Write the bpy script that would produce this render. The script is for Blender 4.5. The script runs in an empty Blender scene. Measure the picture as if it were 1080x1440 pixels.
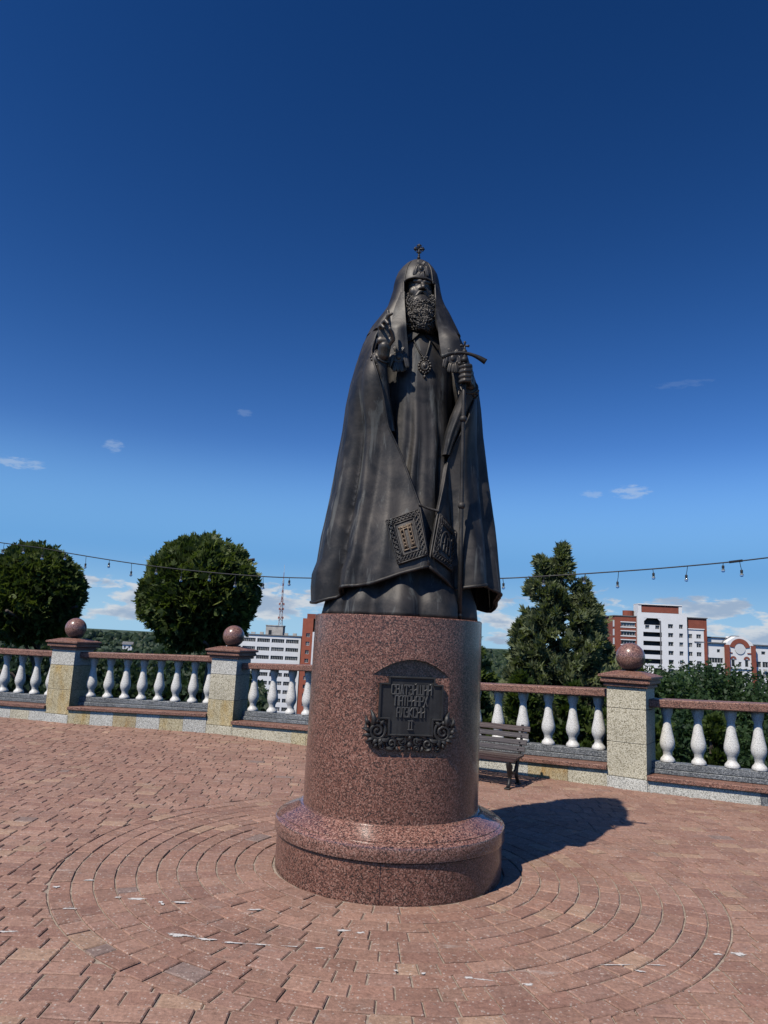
import bpy, bmesh, math, random
import numpy as np
from mathutils import Vector, Matrix, noise as mnoise
R = math.radians
random.seed(7); rng = np.random.default_rng(7)
SC = bpy.context.scene
COL = SC.collection

# ------------------------------------------------------------------ camera, sky, sun, exposure
PIT, ROL, CAMH = R(9.93), R(2.78), 1.55
cd = bpy.data.cameras.new('camera'); cam = bpy.data.objects.new('camera', cd); COL.objects.link(cam)
cd.sensor_fit = 'VERTICAL'; cd.sensor_height = 36; cd.lens = 1013 / 1440 * 36
cd.clip_start = .05; cd.clip_end = 30000
fw = Vector((0, math.cos(PIT), math.sin(PIT))); upv = Vector((0, -math.sin(PIT), math.cos(PIT))); rt = Vector((1, 0, 0))
cx_ = rt * math.cos(ROL) + upv * math.sin(ROL); cy_ = -rt * math.sin(ROL) + upv * math.cos(ROL)
M = Matrix((cx_, cy_, -fw)).transposed().to_4x4(); M.translation = (0, 0, CAMH)
cam.matrix_world = M
SC.camera = cam

SUN_DIR = Vector((-.515, -.56, 1.0)).normalized()        # from the scene towards the sun
SUN_EL = math.asin(SUN_DIR.z)
SUN_AZ = math.atan2(SUN_DIR.x, SUN_DIR.y)
sl = bpy.data.lights.new('sun', 'SUN'); sl.energy = 4.6; sl.angle = R(.53); sl.color = (1, .935, .835)
so = bpy.data.objects.new('sun', sl); COL.objects.link(so)
so.rotation_euler = (-SUN_DIR).to_track_quat('-Z', 'Y').to_euler()

W = bpy.data.worlds.new('World'); SC.world = W; W.use_nodes = True
wn, wl = W.node_tree.nodes, W.node_tree.links
for n in list(wn): wn.remove(n)
def WN(t, **k):
    n = wn.new(t)
    for a, b in k.items(): setattr(n, a, b)
    return n
def wmath(op, a, b=None, clamp=False):
    n = WN('ShaderNodeMath', operation=op); n.use_clamp = clamp
    for i, v in enumerate((a, b)):
        if v is None: continue
        if isinstance(v, (int, float)): n.inputs[i].default_value = v
        else: wl.new(v, n.inputs[i])
    return n.outputs[0]
out = WN('ShaderNodeOutputWorld'); bg = WN('ShaderNodeBackground')
sky = WN('ShaderNodeTexSky', sky_type='NISHITA', sun_disc=False, sun_elevation=SUN_EL, sun_rotation=SUN_AZ,
         altitude=900, air_density=1.0, dust_density=.15, ozone_density=3.0)
hs = WN('ShaderNodeHueSaturation'); hs.inputs['Saturation'].default_value = 1.16; hs.inputs['Value'].default_value = .95
gm = WN('ShaderNodeGamma'); gm.inputs[1].default_value = 1.72; wl.new(sky.outputs[0], gm.inputs[0])
tn_ = WN('ShaderNodeMix', data_type='RGBA', blend_type='MULTIPLY'); tn_.inputs[0].default_value = 1; wl.new(gm.outputs[0], tn_.inputs[6]); tn_.inputs[7].default_value = (1.15, .92, .77, 1)
wl.new(tn_.outputs[2], hs.inputs['Color'])
# clouds: a low band of cumulus near the horizon and a few wisps
tc = WN('ShaderNodeTexCoord'); sep = WN('ShaderNodeSeparateXYZ'); wl.new(tc.outputs['Generated'], sep.inputs[0])
X_, Y_, Z_ = sep.outputs
az = wmath('ARCTAN2', X_, Y_); el = wmath('ARCSINE', Z_)
def cloud_noise(saz, sel, sc, detail, rough, off=0.):
    cv = WN('ShaderNodeCombineXYZ')
    wl.new(wmath('MULTIPLY', az, saz), cv.inputs[0]); wl.new(wmath('MULTIPLY', el, sel), cv.inputs[1]); cv.inputs[2].default_value = off
    nz = WN('ShaderNodeTexNoise'); nz.inputs['Scale'].default_value = sc; nz.inputs['Detail'].default_value = detail
    nz.inputs['Roughness'].default_value = rough
    wl.new(cv.outputs[0], nz.inputs['Vector']); return nz.outputs[0]
def sstep(v, a, b):
    n = WN('ShaderNodeMapRange', interpolation_type='SMOOTHSTEP')
    wl.new(v, n.inputs[0]); n.inputs[1].default_value = a; n.inputs[2].default_value = b
    return n.outputs[0]
n1 = cloud_noise(13, 40, 1.0, 9, .56, 2.7)
n2 = cloud_noise(30, 80, 1.0, 6, .6, 4.)
band = wmath('MULTIPLY', sstep(el, -.02, .02), wmath('SUBTRACT', 1, sstep(el, .035, .12)))
d1 = wmath('ADD', n1, wmath('MULTIPLY', wmath('SUBTRACT', n2, .5), .25))
d1 = wmath('ADD', d1, wmath('MULTIPLY', wmath('SUBTRACT', band, 1), .35))
cum = sstep(d1, .43, .52)
# wisps: small soft clouds at fixed directions (azimuth, elevation, half widths)
wisp = None
n3 = cloud_noise(60, 190, 1.0, 6, .62, 9.)
for a0, e0, aw, ew, st in ((-.484, .193, .045, .010, .75), (-.372, .230, .018, .012, .5), (.336, .206, .034, .013, .8), (.285, .204, .02, .008, .5), (-.204, .295, .016, .007, .22), (.403, .341, .05, .007, .12)):
    dx = wmath('DIVIDE', wmath('SUBTRACT', az, a0), aw); dy = wmath('DIVIDE', wmath('SUBTRACT', el, e0), ew)
    g = wmath('SUBTRACT', 1, wmath('ADD', wmath('MULTIPLY', dx, dx), wmath('MULTIPLY', dy, dy)), True)
    g = wmath('MULTIPLY', sstep(wmath('ADD', wmath('MULTIPLY', g, .36), wmath('MULTIPLY', n3, .95)), .60, .88), wmath('MULTIPLY', sstep(g, 0, .5), st))
    wisp = g if wisp is None else wmath('MAXIMUM', wisp, g)
up_ = cloud_noise(13, 40, 1.0, 3, .5, 2.76)
lit = sstep(wmath('ADD', wmath('MULTIPLY', wmath('SUBTRACT', .62, up_), 1.5), wmath('MULTIPLY', n2, .9)), .38, .72)
cc = WN('ShaderNodeMix', data_type='RGBA'); wl.new(lit, cc.inputs[0])
cc.inputs[6].default_value = (6.6, 8.4, 11.2, 1); cc.inputs[7].default_value = (12.8, 13.4, 14.2, 1)
tn2 = WN('ShaderNodeMix', data_type='RGBA', blend_type='MULTIPLY'); tn2.inputs[0].default_value = 1; wl.new(hs.outputs[0], tn2.inputs[6]); tn2.inputs[7].default_value = (1.04, .95, 1.0, 1)
h0 = WN('ShaderNodeMix', data_type='RGBA'); wl.new(wmath('SUBTRACT', 1, sstep(el, .09, .27)), h0.inputs[0]); wl.new(tn2.outputs[2], h0.inputs[6]); h0.inputs[7].default_value = (2.9, 7.4, 14.2, 1)
hz = WN('ShaderNodeMix', data_type='RGBA'); wl.new(wmath('SUBTRACT', 1, sstep(el, .0, .115)), hz.inputs[0]); wl.new(h0.outputs[2], hz.inputs[6]); hz.inputs[7].default_value = (6.8, 11.4, 15.4, 1)
mx = WN('ShaderNodeMix', data_type='RGBA'); wl.new(wmath('MULTIPLY', cum, .88), mx.inputs[0]); wl.new(hz.outputs[2], mx.inputs[6]); wl.new(cc.outputs[2], mx.inputs[7])
mx2 = WN('ShaderNodeMix', data_type='RGBA'); wl.new(wmath('MULTIPLY', wisp, .6), mx2.inputs[0]); wl.new(mx.outputs[2], mx2.inputs[6]); mx2.inputs[7].default_value = (9.5, 11.5, 14.5, 1)
wl.new(mx2.outputs[2], bg.inputs[0]); bg.inputs[1].default_value = .05
wl.new(bg.outputs[0], out.inputs[0])
SC.view_settings.view_transform = 'Standard'; SC.view_settings.look = 'None'
SC.view_settings.exposure = 0; SC.view_settings.gamma = 1; SC.view_settings.use_curve_mapping = False
SC.cycles.use_denoising = True
SC.cycles.max_bounces = 6; SC.cycles.diffuse_bounces = 0

# ------------------------------------------------------------------ helpers
class MB:
    """collects shapes and links them as ONE mesh object"""
    def __init__(s): s.v = []; s.f = []; s.m = []; s.mi = 0
    def add(s, verts, faces):
        o = len(s.v); s.v.extend([tuple(map(float, p)) for p in verts])
        for f in faces: s.f.append(tuple(i + o for i in f)); s.m.append(s.mi)
        return s
    def box(s, c, d, rz=0., M=None, ch=0.):
        x, y, z = d[0] / 2, d[1] / 2, d[2] / 2
        if ch:
            h = ch; vs = []
            for zz, k in ((-z, h), (-z + h, 0), (z - h, 0), (z, h)):
                vs += [(-x + k, -y + k, zz), (x - k, -y + k, zz), (x - k, y - k, zz), (-x + k, y - k, zz)]
            fs = [(3, 2, 1, 0), (12, 13, 14, 15)]
            for l in range(3):
                for i in range(4):
                    a = l * 4 + i; b = l * 4 + (i + 1) % 4; fs.append((a, b, b + 4, a + 4))
        else:
            vs = [(-x, -y, -z), (x, -y, -z), (x, y, -z), (-x, y, -z), (-x, -y, z), (x, -y, z), (x, y, z), (-x, y, z)]
            fs = [(3, 2, 1, 0), (4, 5, 6, 7), (0, 1, 5, 4), (1, 2, 6, 5), (2, 3, 7, 6), (3, 0, 4, 7)]
        T = Matrix.Translation(c) @ (M if M is not None else Matrix.Rotation(rz, 4, 'Z'))
        return s.add([T @ Vector(p) for p in vs], fs)
    def lathe(s, prof, seg=24, c=(0, 0, 0), a0=0., a1=2 * math.pi, sq=False):
        full = abs(a1 - a0 - 2 * math.pi) < 1e-6
        n = seg if full else seg + 1
        vs = []
        for r, z in prof:
            for k in range(n):
                a = a0 + (a1 - a0) * k / seg
                if sq:
                    q = [(-1, -1), (1, -1), (1, 1), (-1, 1)][k]; vs.append((c[0] + q[0] * r, c[1] + q[1] * r, c[2] + z))
                else: vs.append((c[0] + r * math.cos(a), c[1] + r * math.sin(a), c[2] + z))
        fs = []
        for i in range(len(prof) - 1):
            for k in range(seg):
                k2 = (k + 1) % n
                fs.append((i * n + k, i * n + k2, (i + 1) * n + k2, (i + 1) * n + k))
        if full:
            if prof[0][0] > 1e-5: fs.append(tuple(range(n))[::-1])
            if prof[-1][0] > 1e-5: fs.append(tuple((len(prof) - 1) * n + k for k in range(n)))
        return s.add(vs, fs)
    def tube(s, pts, rad, seg=8, cap=True, flat=1., up=None):
        pts = [Vector(p) for p in pts]; n = len(pts)
        if not hasattr(rad, '__len__'): rad = [rad] * n
        t = (pts[1] - pts[0]).normalized()
        ref = Vector(up) if up else (Vector((0, 0, 1)) if abs(t.z) < .9 else Vector((1, 0, 0)))
        nrm = (ref - t * ref.dot(t)).normalized(); vs = []
        for i in range(n):
            t = (pts[min(i + 1, n - 1)] - pts[max(i - 1, 0)])
            if t.length < 1e-9: t = Vector((0, 0, 1))
            t.normalize(); nn = nrm - t * nrm.dot(t)
            if nn.length > 1e-6: nrm = nn.normalized()
            b = t.cross(nrm)
            for k in range(seg):
                a = 2 * math.pi * k / seg
                vs.append(pts[i] + (nrm * math.cos(a) * flat + b * math.sin(a)) * rad[i])
        fs = [(i * seg + k, i * seg + (k + 1) % seg, (i + 1) * seg + (k + 1) % seg, (i + 1) * seg + k) for i in range(n - 1) for k in range(seg)]
        if cap: fs += [tuple(range(seg))[::-1], tuple((n - 1) * seg + k for k in range(seg))]
        return s.add(vs, fs)
    def ball(s, c, r, seg=12, rings=8, M=None):
        r = (r, r, r) if not hasattr(r, '__len__') else r
        vs = [(0, 0, -1)]
        for i in range(1, rings):
            p = -math.pi / 2 + math.pi * i / rings
            vs += [(math.cos(p) * math.cos(2 * math.pi * k / seg), math.cos(p) * math.sin(2 * math.pi * k / seg), math.sin(p)) for k in range(seg)]
        vs.append((0, 0, 1)); e = len(vs) - 1
        fs = [(0, 1 + (k + 1) % seg, 1 + k) for k in range(seg)]
        for i in range(rings - 2):
            a = 1 + i * seg
            fs += [(a + k, a + (k + 1) % seg, a + seg + (k + 1) % seg, a + seg + k) for k in range(seg)]
        a = 1 + (rings - 2) * seg
        fs += [(a + k, a + (k + 1) % seg, e) for k in range(seg)]
        T = Matrix.Translation(c) @ (M if M is not None else Matrix.Identity(4)) @ Matrix.Diagonal((*r, 1))
        return s.add([T @ Vector(p) for p in vs], fs)
    def capsule(s, a, b, ra, rb=None, seg=12):
        rb = ra if rb is None else rb
        a, b = Vector(a), Vector(b); d = (b - a); L = d.length; d = d / L if L > 1e-9 else Vector((0, 0, 1))
        pts, rr = [], []
        for k in range(5):
            t = math.pi / 2 * k / 4; pts.append(a - d * ra * math.cos(t)); rr.append(max(ra * math.sin(t), 1e-4))
        for k in range(5):
            t = math.pi / 2 * k / 4; pts.append(b + d * rb * math.sin(t)); rr.append(max(rb * math.cos(t), 1e-4))
        return s.tube(pts, rr, seg)
    def prism(s, poly, y0, y1, fn=None):
        """polygon in (x, z) extruded along y"""
        n = len(poly); vs = [(x, y0, z) for x, z in poly] + [(x, y1, z) for x, z in poly]
        if fn: vs = [fn(*p) for p in vs]
        fs = [tuple(range(n)), tuple(range(2 * n - 1, n - 1, -1))] + [((i + 1) % n, i, i + n, (i + 1) % n + n) for i in range(n)]
        return s.add(vs, fs)
    def grid(s, P, closed=False):
        """P[row][col] points"""
        nr, nc = len(P), len(P[0]); vs = [p for r in P for p in r]
        fs = [(i * nc + k, i * nc + (k + 1) % nc, (i + 1) * nc + (k + 1) % nc, (i + 1) * nc + k) for i in range(nr - 1) for k in range(nc if closed else nc - 1)]
        return s.add(vs, fs)
    def mesh(s, name, mats, smooth=False):
        me = bpy.data.meshes.new(name); me.from_pydata(s.v, [], s.f)
        for m in (mats if isinstance(mats, (list, tuple)) else [mats]): me.materials.append(m)
        if any(s.m): me.polygons.foreach_set('material_index', s.m)
        if smooth is True: me.polygons.foreach_set('use_smooth', [True] * len(me.polygons))
        elif smooth: 
            me.polygons.foreach_set('use_smooth', [True] * len(me.polygons)); me.set_sharp_from_angle(angle=R(smooth))
        me.update(); return me
    def build(s, name, mats, parent=None, smooth=False, loc=None, rz=0.):
        return put(name, s.mesh(name, mats, smooth), parent, loc, rz)
def put(name, me, parent=None, loc=None, rz=0.):
    o = bpy.data.objects.new(name, me); COL.objects.link(o)
    if parent: o.parent = parent
    if loc is not None: o.location = loc
    if rz: o.rotation_euler = (0, 0, rz)
    return o
def tag(o, label=None, cat=None, group=None, kind=None):
    if label: o['label'] = label
    if cat: o['category'] = cat
    if group: o['group'] = group
    if kind: o['kind'] = kind
    return o
def thing(name, label, cat, loc=(0, 0, 0), rz=0., group=None):
    o = bpy.data.objects.new(name, None); COL.objects.link(o); o.location = loc; o.rotation_euler = (0, 0, rz)
    o.empty_display_size = .2
    return tag(o, label, cat, group)
def fix_normals(o):
    bm = bmesh.new(); bm.from_mesh(o.data); bmesh.ops.recalc_face_normals(bm, faces=bm.faces); bm.to_mesh(o.data); bm.free(); return o
def applied(o):
    dg = bpy.context.evaluated_depsgraph_get(); dg.update()
    me = bpy.data.meshes.new_from_object(o.evaluated_get(dg)); old = o.data
    o.modifiers.clear(); me.name = old.name; o.data = me
    return o
def smooth_all(me): me.polygons.foreach_set('use_smooth', [True] * len(me.polygons)); me.update()
def lerp(a, b, t): return a + (b - a) * t
def catmull(pts, n=8):
    P = [Vector(p) for p in pts]; P = [P[0] * 2 - P[1]] + P + [P[-1] * 2 - P[-2]]; out = []
    for i in range(1, len(P) - 2):
        for k in range(n):
            t = k / n; a, b, c, d = P[i - 1:i + 3]
            out.append(.5 * ((2 * b) + (c - a) * t + (2 * a - 5 * b + 4 * c - d) * t * t + (3 * b - a - 3 * c + d) * t ** 3))
    out.append(P[-2].copy()); return out

# ------------------------------------------------------------------ materials
class NT:
    def __init__(s, name):
        s.mat = bpy.data.materials.new(name); s.mat.use_nodes = True; s.t = s.mat.node_tree; s.n = s.t.nodes; s.l = s.t.links
        s.b = s.n['Principled BSDF']; s.o = s.n['Material Output']
    def node(s, t, **k):
        n = s.n.new(t)
        for a, b in k.items(): setattr(n, a, b)
        return n
    def coord(s, which='Object', scale=None):
        if which == 'World': c = s.node('ShaderNodeNewGeometry').outputs['Position']
        else: c = s.node('ShaderNodeTexCoord').outputs[which]
        if scale:
            m = s.node('ShaderNodeMapping'); m.inputs['Scale'].default_value = scale; s.l.new(c, m.inputs[0]); c = m.outputs[0]
        return c
    def noise(s, c, sc, det=4, ro=.55, dist=0.):
        n = s.node('ShaderNodeTexNoise'); n.inputs['Scale'].default_value = sc; n.inputs['Detail'].default_value = det
        n.inputs['Roughness'].default_value = ro; n.inputs['Distortion'].default_value = dist; s.l.new(c, n.inputs['Vector']); return n
    def voro(s, c, sc, feat='F1'):
        n = s.node('ShaderNodeTexVoronoi', feature=feat); n.inputs['Scale'].default_value = sc; s.l.new(c, n.inputs['Vector']); return n
    def ramp(s, f, stops, interp='LINEAR'):
        n = s.node('ShaderNodeValToRGB'); n.color_ramp.interpolation = interp; e = n.color_ramp.elements
        while len(e) < len(stops): e.new(.5)
        for i, (p, c) in enumerate(stops): e[i].position = p; e[i].color = (*c, 1) if len(c) == 3 else c
        s.l.new(f, n.inputs[0]); return n.outputs[0]
    def mix(s, f, a, b, mode='MIX'):
        n = s.node('ShaderNodeMix', data_type='RGBA', blend_type=mode)
        for i, v in ((0, f), (6, a), (7, b)):
            if isinstance(v, (int, float)): n.inputs[i].default_value = v
            elif isinstance(v, tuple): n.inputs[i].default_value = (*v, 1) if len(v) == 3 else v
            else: s.l.new(v, n.inputs[i])
        return n.outputs[2]
    def math(s, op, a, b=0., clamp=False):
        n = s.node('ShaderNodeMath', operation=op); n.use_clamp = clamp
        for i, v in enumerate((a, b)):
            if isinstance(v, (int, float)): n.inputs[i].default_value = v
            else: s.l.new(v, n.inputs[i])
        return n.outputs[0]
    def set(s, **k):
        for a, v in k.items():
            i = s.b.inputs[a.replace('_', ' ')]
            if isinstance(v, tuple): i.default_value = (*v, 1) if len(v) == 3 else v
            elif isinstance(v, (int, float)): i.default_value = v
            else: s.l.new(v, i)
        return s
    def bump(s, h, st=.2, d=.01):
        n = s.node('ShaderNodeBump'); n.inputs['Strength'].default_value = st; n.inputs['Distance'].default_value = d
        s.l.new(h, n.inputs['Height']); s.l.new(n.outputs[0], s.b.inputs['Normal']); return s

def granite(name, stops, sc=70, rough=.3, var=.12, coord='Object', stain=None, coat=0.):
    k = NT(name); c = k.coord(coord)
    sc *= 2.1; v = k.voro(c, sc); f = k.noise(c, sc * .45, 3, .7)
    h = k.math('ADD', k.math('MULTIPLY', k.node('ShaderNodeSeparateColor').outputs[0], 0), 0)
    sp = k.node('ShaderNodeSeparateColor'); k.l.new(v.outputs['Color'], sp.inputs[0])
    g = k.math('ADD', k.math('MULTIPLY', sp.outputs[0], .62), k.math('MULTIPLY', f.outputs[0], .38))
    col = k.ramp(g, stops)
    big = k.noise(c, 2.3, 3, .6)
    col = k.mix(1., col, k.ramp(big.outputs[0], [(.3, (1 - var,) * 3), (.7, (1 + var,) * 3)]), 'MULTIPLY')
    if stain:
        sn = k.noise(k.coord(coord, (2.2, 2.2, .9)), 2.6, 4, .6)
        col = k.mix(k.ramp(sn.outputs[0], [(.48, (0, 0, 0)), (.68, (.8, .8, .8))]), col, stain, 'MULTIPLY')
    k.set(Base_Color=col, Roughness=k.ramp(f.outputs[0], [(.3, (rough * .85,) * 3), (.7, (min(1, rough * 1.2),) * 3)]))
    if coat: k.set(Coat_Weight=coat, Coat_Roughness=.06)
    return k.mat
G_RED = granite('red granite polished', [(.26, (.030, .022, .020)), (.40, (.115, .050, .036)), (.56, (.205, .088, .062)), (.72, (.305, .15, .11)), (.86, (.42, .26, .195))], 72, .30, .14, coat=.2)
G_REDF = granite('red granite honed', [(.26, (.03, .022, .018)), (.40, (.15, .065, .045)), (.56, (.25, .115, .078)), (.75, (.37, .20, .145)), (.88, (.46, .32, .25))], 75, .5, .15)
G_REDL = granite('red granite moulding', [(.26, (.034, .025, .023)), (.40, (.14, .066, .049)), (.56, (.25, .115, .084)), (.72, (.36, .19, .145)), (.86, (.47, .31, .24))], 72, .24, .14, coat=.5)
G_BALL = granite('red granite ball', [(.26, (.04, .028, .026)), (.40, (.16, .075, .058)), (.56, (.26, .13, .10)), (.75, (.36, .20, .155)), (.88, (.45, .32, .26))], 80, .3, .12, coat=.4)
G_GREY = granite('grey granite', [(.28, (.05, .055, .06)), (.45, (.12, .13, .135)), (.62, (.18, .19, .195)), (.84, (.36, .36, .35))], 62, .55, .2)
G_YEL = granite('yellow granite', [(.24, (.17, .13, .07)), (.38, (.42, .35, .20)), (.58, (.57, .48, .29)), (.82, (.70, .63, .44))], 68, .6, .14, stain=(.92, .74, .42))
G_YEL2 = granite('beige granite', [(.24, (.18, .15, .09)), (.38, (.45, .40, .28)), (.58, (.60, .54, .40)), (.82, (.72, .67, .53))], 68, .6, .12)
G_OCH = granite('ochre stained granite', [(.26, (.18, .13, .07)), (.42, (.42, .31, .15)), (.60, (.52, .42, .24)), (.85, (.62, .55, .40))], 84, .6, .2, stain=(.95, .66, .30))
G_PALE = granite('pale grey granite', [(.24, (.20, .19, .165)), (.38, (.46, .44, .38)), (.58, (.62, .595, .52)), (.82, (.74, .72, .65))], 68, .6, .12)
TERR = granite('white speckled stone', [(.22, (.24, .23, .21)), (.32, (.60, .585, .54)), (.60, (.77, .75, .70)), (.88, (.84, .83, .79))], 130, .5, .06)

def bronze(name, base, hi, rough, verd=.6, bump=.16):
    k = NT(name); c = k.coord('Object')
    n1 = k.noise(c, 5.5, 6, .62, .4); st = k.noise(k.coord('Object', (9, 9, 1.1)), 1.6, 5, .6, .6); fn = k.noise(c, 55, 3, .6)
    col = k.mix(k.ramp(n1.outputs[0], [(.40, (0, 0, 0)), (.60, (1, 1, 1))]), base, hi)
    sf = k.ramp(st.outputs[0], [(.57, (0, 0, 0)), (.66, (verd,) * 3)])
    col = k.mix(sf, col, (.115, .118, .105))
    rg = k.math('ADD', k.math('MULTIPLY', n1.outputs[0], .22), rough - .06)
    mt = k.math('SUBTRACT', .42, k.math('MULTIPLY', sf, .9), True)
    k.set(Base_Color=col, Metallic=mt, Roughness=rg, Specular_IOR_Level=.5)
    k.bump(k.math('ADD', fn.outputs[0], k.math('MULTIPLY', n1.outputs[0], 1.6)), bump, .006)
    return k.mat
BRONZE = bronze('dark patinated bronze', (.022, .0215, .0215), (.060, .053, .047), .50)
BRONZE_W = bronze('lighter smooth bronze', (.044, .040, .036), (.100, .088, .074), .40, .14)  # lighter, smoother bronze for body, beard, reliefs and small ornaments
BRONZE_V = bronze('bronze veil', (.029, .0275, .0265), (.068, .061, .054), .46, .25, .14)
BRONZE_P = bronze('blackened bronze plaque', (.028, .028, .028), (.042, .041, .040), .50, .1)
BRONZE_L = bronze('worn gilt bronze letter', (.085, .060, .038), (.14, .10, .065), .42, .2)

def mk_brick():
    k = NT('red clinker brick'); a = k.node('ShaderNodeAttribute', attribute_name='tint'); c = k.coord('World')
    n = k.noise(c, 60, 4, .65); n2 = k.noise(c, 1.1, 4, .6); n4 = k.noise(c, 7, 4, .65)
    col = k.mix(1., a.outputs['Color'], k.ramp(n.outputs[0], [(.3, (.78, .78, .78)), (.7, (1.18, 1.18, 1.18))]), 'MULTIPLY')
    col = k.mix(1., col, k.ramp(n2.outputs[0], [(.3, (.88, .86, .85)), (.7, (1.10, 1.10, 1.10))]), 'MULTIPLY')
    v = k.voro(c, 120); sp = k.node('ShaderNodeSeparateColor'); k.l.new(v.outputs['Color'], sp.inputs[0])
    col = k.mix(k.ramp(sp.outputs[1], [(.955, (0, 0, 0)), (.965, (.55, .55, .55))], 'LINEAR'), col, (.52, .45, .39))
    n3 = k.noise(k.coord('World', (1.0, 2.3, 1)), 3.0, 6, .68, .8)
    col = k.mix(k.ramp(n3.outputs[0], [(.62, (0, 0, 0)), (.74, (.5, .5, .5))]), col, (.50, .44, .39))
    n5 = k.noise(c, 2.4, 6, .7, 1.2); col = k.mix(k.ramp(n5.outputs[0], [(.57, (0, 0, 0)), (.72, (.55, .55, .55))]), col, (.20, .145, .12))
    n6 = k.noise(c, 23, 5, .7); col = k.mix(1., col, k.ramp(n6.outputs[0], [(.3, (.70, .68, .66)), (.5, (1, 1, 1)), (.7, (1.18, 1.18, 1.18))]), 'MULTIPLY')
    k.set(Base_Color=col, Roughness=.72); k.bump(k.math('ADD', k.math('MULTIPLY', n.outputs[0], 1.6), n4.outputs[0]), .6, .005); return k.mat
BRICK = mk_brick()
def simple(name, col, rough=.6, nsc=0., var=.2, metallic=0., bump=0., coord='Object', stretch=None, spec=.5):
    k = NT(name)
    if nsc:
        c = k.coord(coord, stretch); n = k.noise(c, nsc, 5, .62)
        cc = k.ramp(n.outputs[0], [(.3, tuple(max(0, x * (1 - var)) for x in col)), (.7, tuple(x * (1 + var) for x in col))])
        k.set(Base_Color=cc)
        if bump: k.bump(n.outputs[0], bump, .01)
    else: k.set(Base_Color=col)
    k.set(Roughness=rough, Metallic=metallic, Specular_IOR_Level=spec); return k.mat
SAND = simple('joint sand', (.34, .27, .21), .95, 30, .4, coord='World')
def mk_splash():
    k = NT('dried white paint worn through'); c = k.coord('World'); n = k.noise(c, 55, 6, .7, .6); n2 = k.noise(c, 14, 3, .6)
    k.set(Base_Color=k.ramp(n.outputs[0], [(.3, (.50, .46, .42)), (.7, (.70, .68, .65))]), Roughness=.85)
    t = k.node('ShaderNodeBsdfTransparent'); m = k.node('ShaderNodeMixShader')
    at = k.node('ShaderNodeAttribute', attribute_name='tint'); sp = k.node('ShaderNodeSeparateColor'); k.l.new(at.outputs['Color'], sp.inputs[0])
    v = k.math('ADD', k.math('MULTIPLY', n.outputs[0], .9), k.math('ADD', k.math('MULTIPLY', n2.outputs[0], .5), k.math('MULTIPLY', sp.outputs[0], .55)))
    k.l.new(k.ramp(v, [(.80, (0, 0, 0)), (.98, (1, 1, 1))]), m.inputs[0]); k.l.new(t.outputs[0], m.inputs[1]); k.l.new(k.b.outputs[0], m.inputs[2]); k.l.new(m.outputs[0], k.o.inputs[0]); return k.mat
SPLASH = mk_splash()
STONE_BACK = simple('retaining wall concrete', (.26, .25, .23), .9, 3, .2)
CORE = simple('mortar core', (.12, .11, .10), .95)
WOOD_D = simple('dark brown stained wood', (.045, .022, .017), .42, 6, .35, stretch=(1, 14, 14), bump=.2)
WOOD_G = simple('greyed worn wood', (.050, .039, .036), .36, 6, .35, stretch=(1, 14, 14), bump=.2)
IRON = simple('black cast iron', (.012, .011, .011), .5, 12, .3)
CABLE = simple('black cable', (.012, .012, .013), .5)
BARK = simple('tree bark', (.085, .065, .048), .9, 9, .4, stretch=(3, 3, .5), bump=.6)
def mk_leaf(name, a, b, tr=.32):
    k = NT(name); at = k.node('ShaderNodeAttribute', attribute_name='tint')
    sp = k.node('ShaderNodeSeparateColor'); k.l.new(at.outputs['Color'], sp.inputs[0])
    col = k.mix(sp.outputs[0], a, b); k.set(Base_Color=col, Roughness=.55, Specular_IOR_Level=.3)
    t = k.node('ShaderNodeBsdfTranslucent'); k.l.new(k.mix(1., col, (1.3, 1.45, .7), 'MULTIPLY'), t.inputs[0])
    m = k.node('ShaderNodeMixShader'); m.inputs[0].default_value = tr; k.l.new(k.b.outputs[0], m.inputs[1]); k.l.new(t.outputs[0], m.inputs[2])
    k.l.new(m.outputs[0], k.o.inputs[0]); return k.mat
LEAF_T = mk_leaf('topiary thuja leaves', (.042, .070, .020), (.155, .190, .048))
LEAF_C = mk_leaf('conifer sprays', (.095, .125, .066), (.26, .285, .14))
LEAF_B = mk_leaf('bright thuja sprays', (.035, .065, .016), (.10, .135, .030))
LEAF_D = mk_leaf('broadleaf foliage', (.020, .045, .018), (.062, .110, .036))
LEAF_F = mk_leaf('distant dark foliage', (.020, .040, .020), (.052, .082, .036))
WALLW = simple('white painted wall', (.82, .82, .80), .8, .35, .05)
WALLR = simple('orange red brick wall', (.36, .10, .055), .85, .8, .14)
WALLR2 = simple('dark red brick wall', (.27, .075, .045), .85, .8, .14)
def mk_glass():
    k = NT('dark window glass'); oi = k.node('ShaderNodeObjectInfo'); n = k.noise(k.coord('World', (1, 1, .6)), 1.1, 2, .5)
    v = k.math('ADD', k.math('MULTIPLY', oi.outputs['Random'], .5), k.math('MULTIPLY', n.outputs[0], .5))
    k.set(Base_Color=k.ramp(v, [(.50, (.028, .032, .038)), (.62, (.09, .09, .09)), (.78, (.30, .29, .27))]), Roughness=.15, Specular_IOR_Level=.6); return k.mat
GLASS = mk_glass()
FRAMEW = simple('white window frame', (.70, .70, .68), .6)
SHADE = simple('balcony recess plaster', (.20, .19, .18), .9)
ROOFG = simple('grey roof felt', (.16, .16, .165), .9, 1, .2)
CONC = simple('weathered concrete', (.50, .47, .42), .9, .8, .25)
MASTR = simple('red mast paint', (.33, .12, .10), .6); MASTW = simple('white mast paint', (.66, .66, .66), .6)
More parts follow.
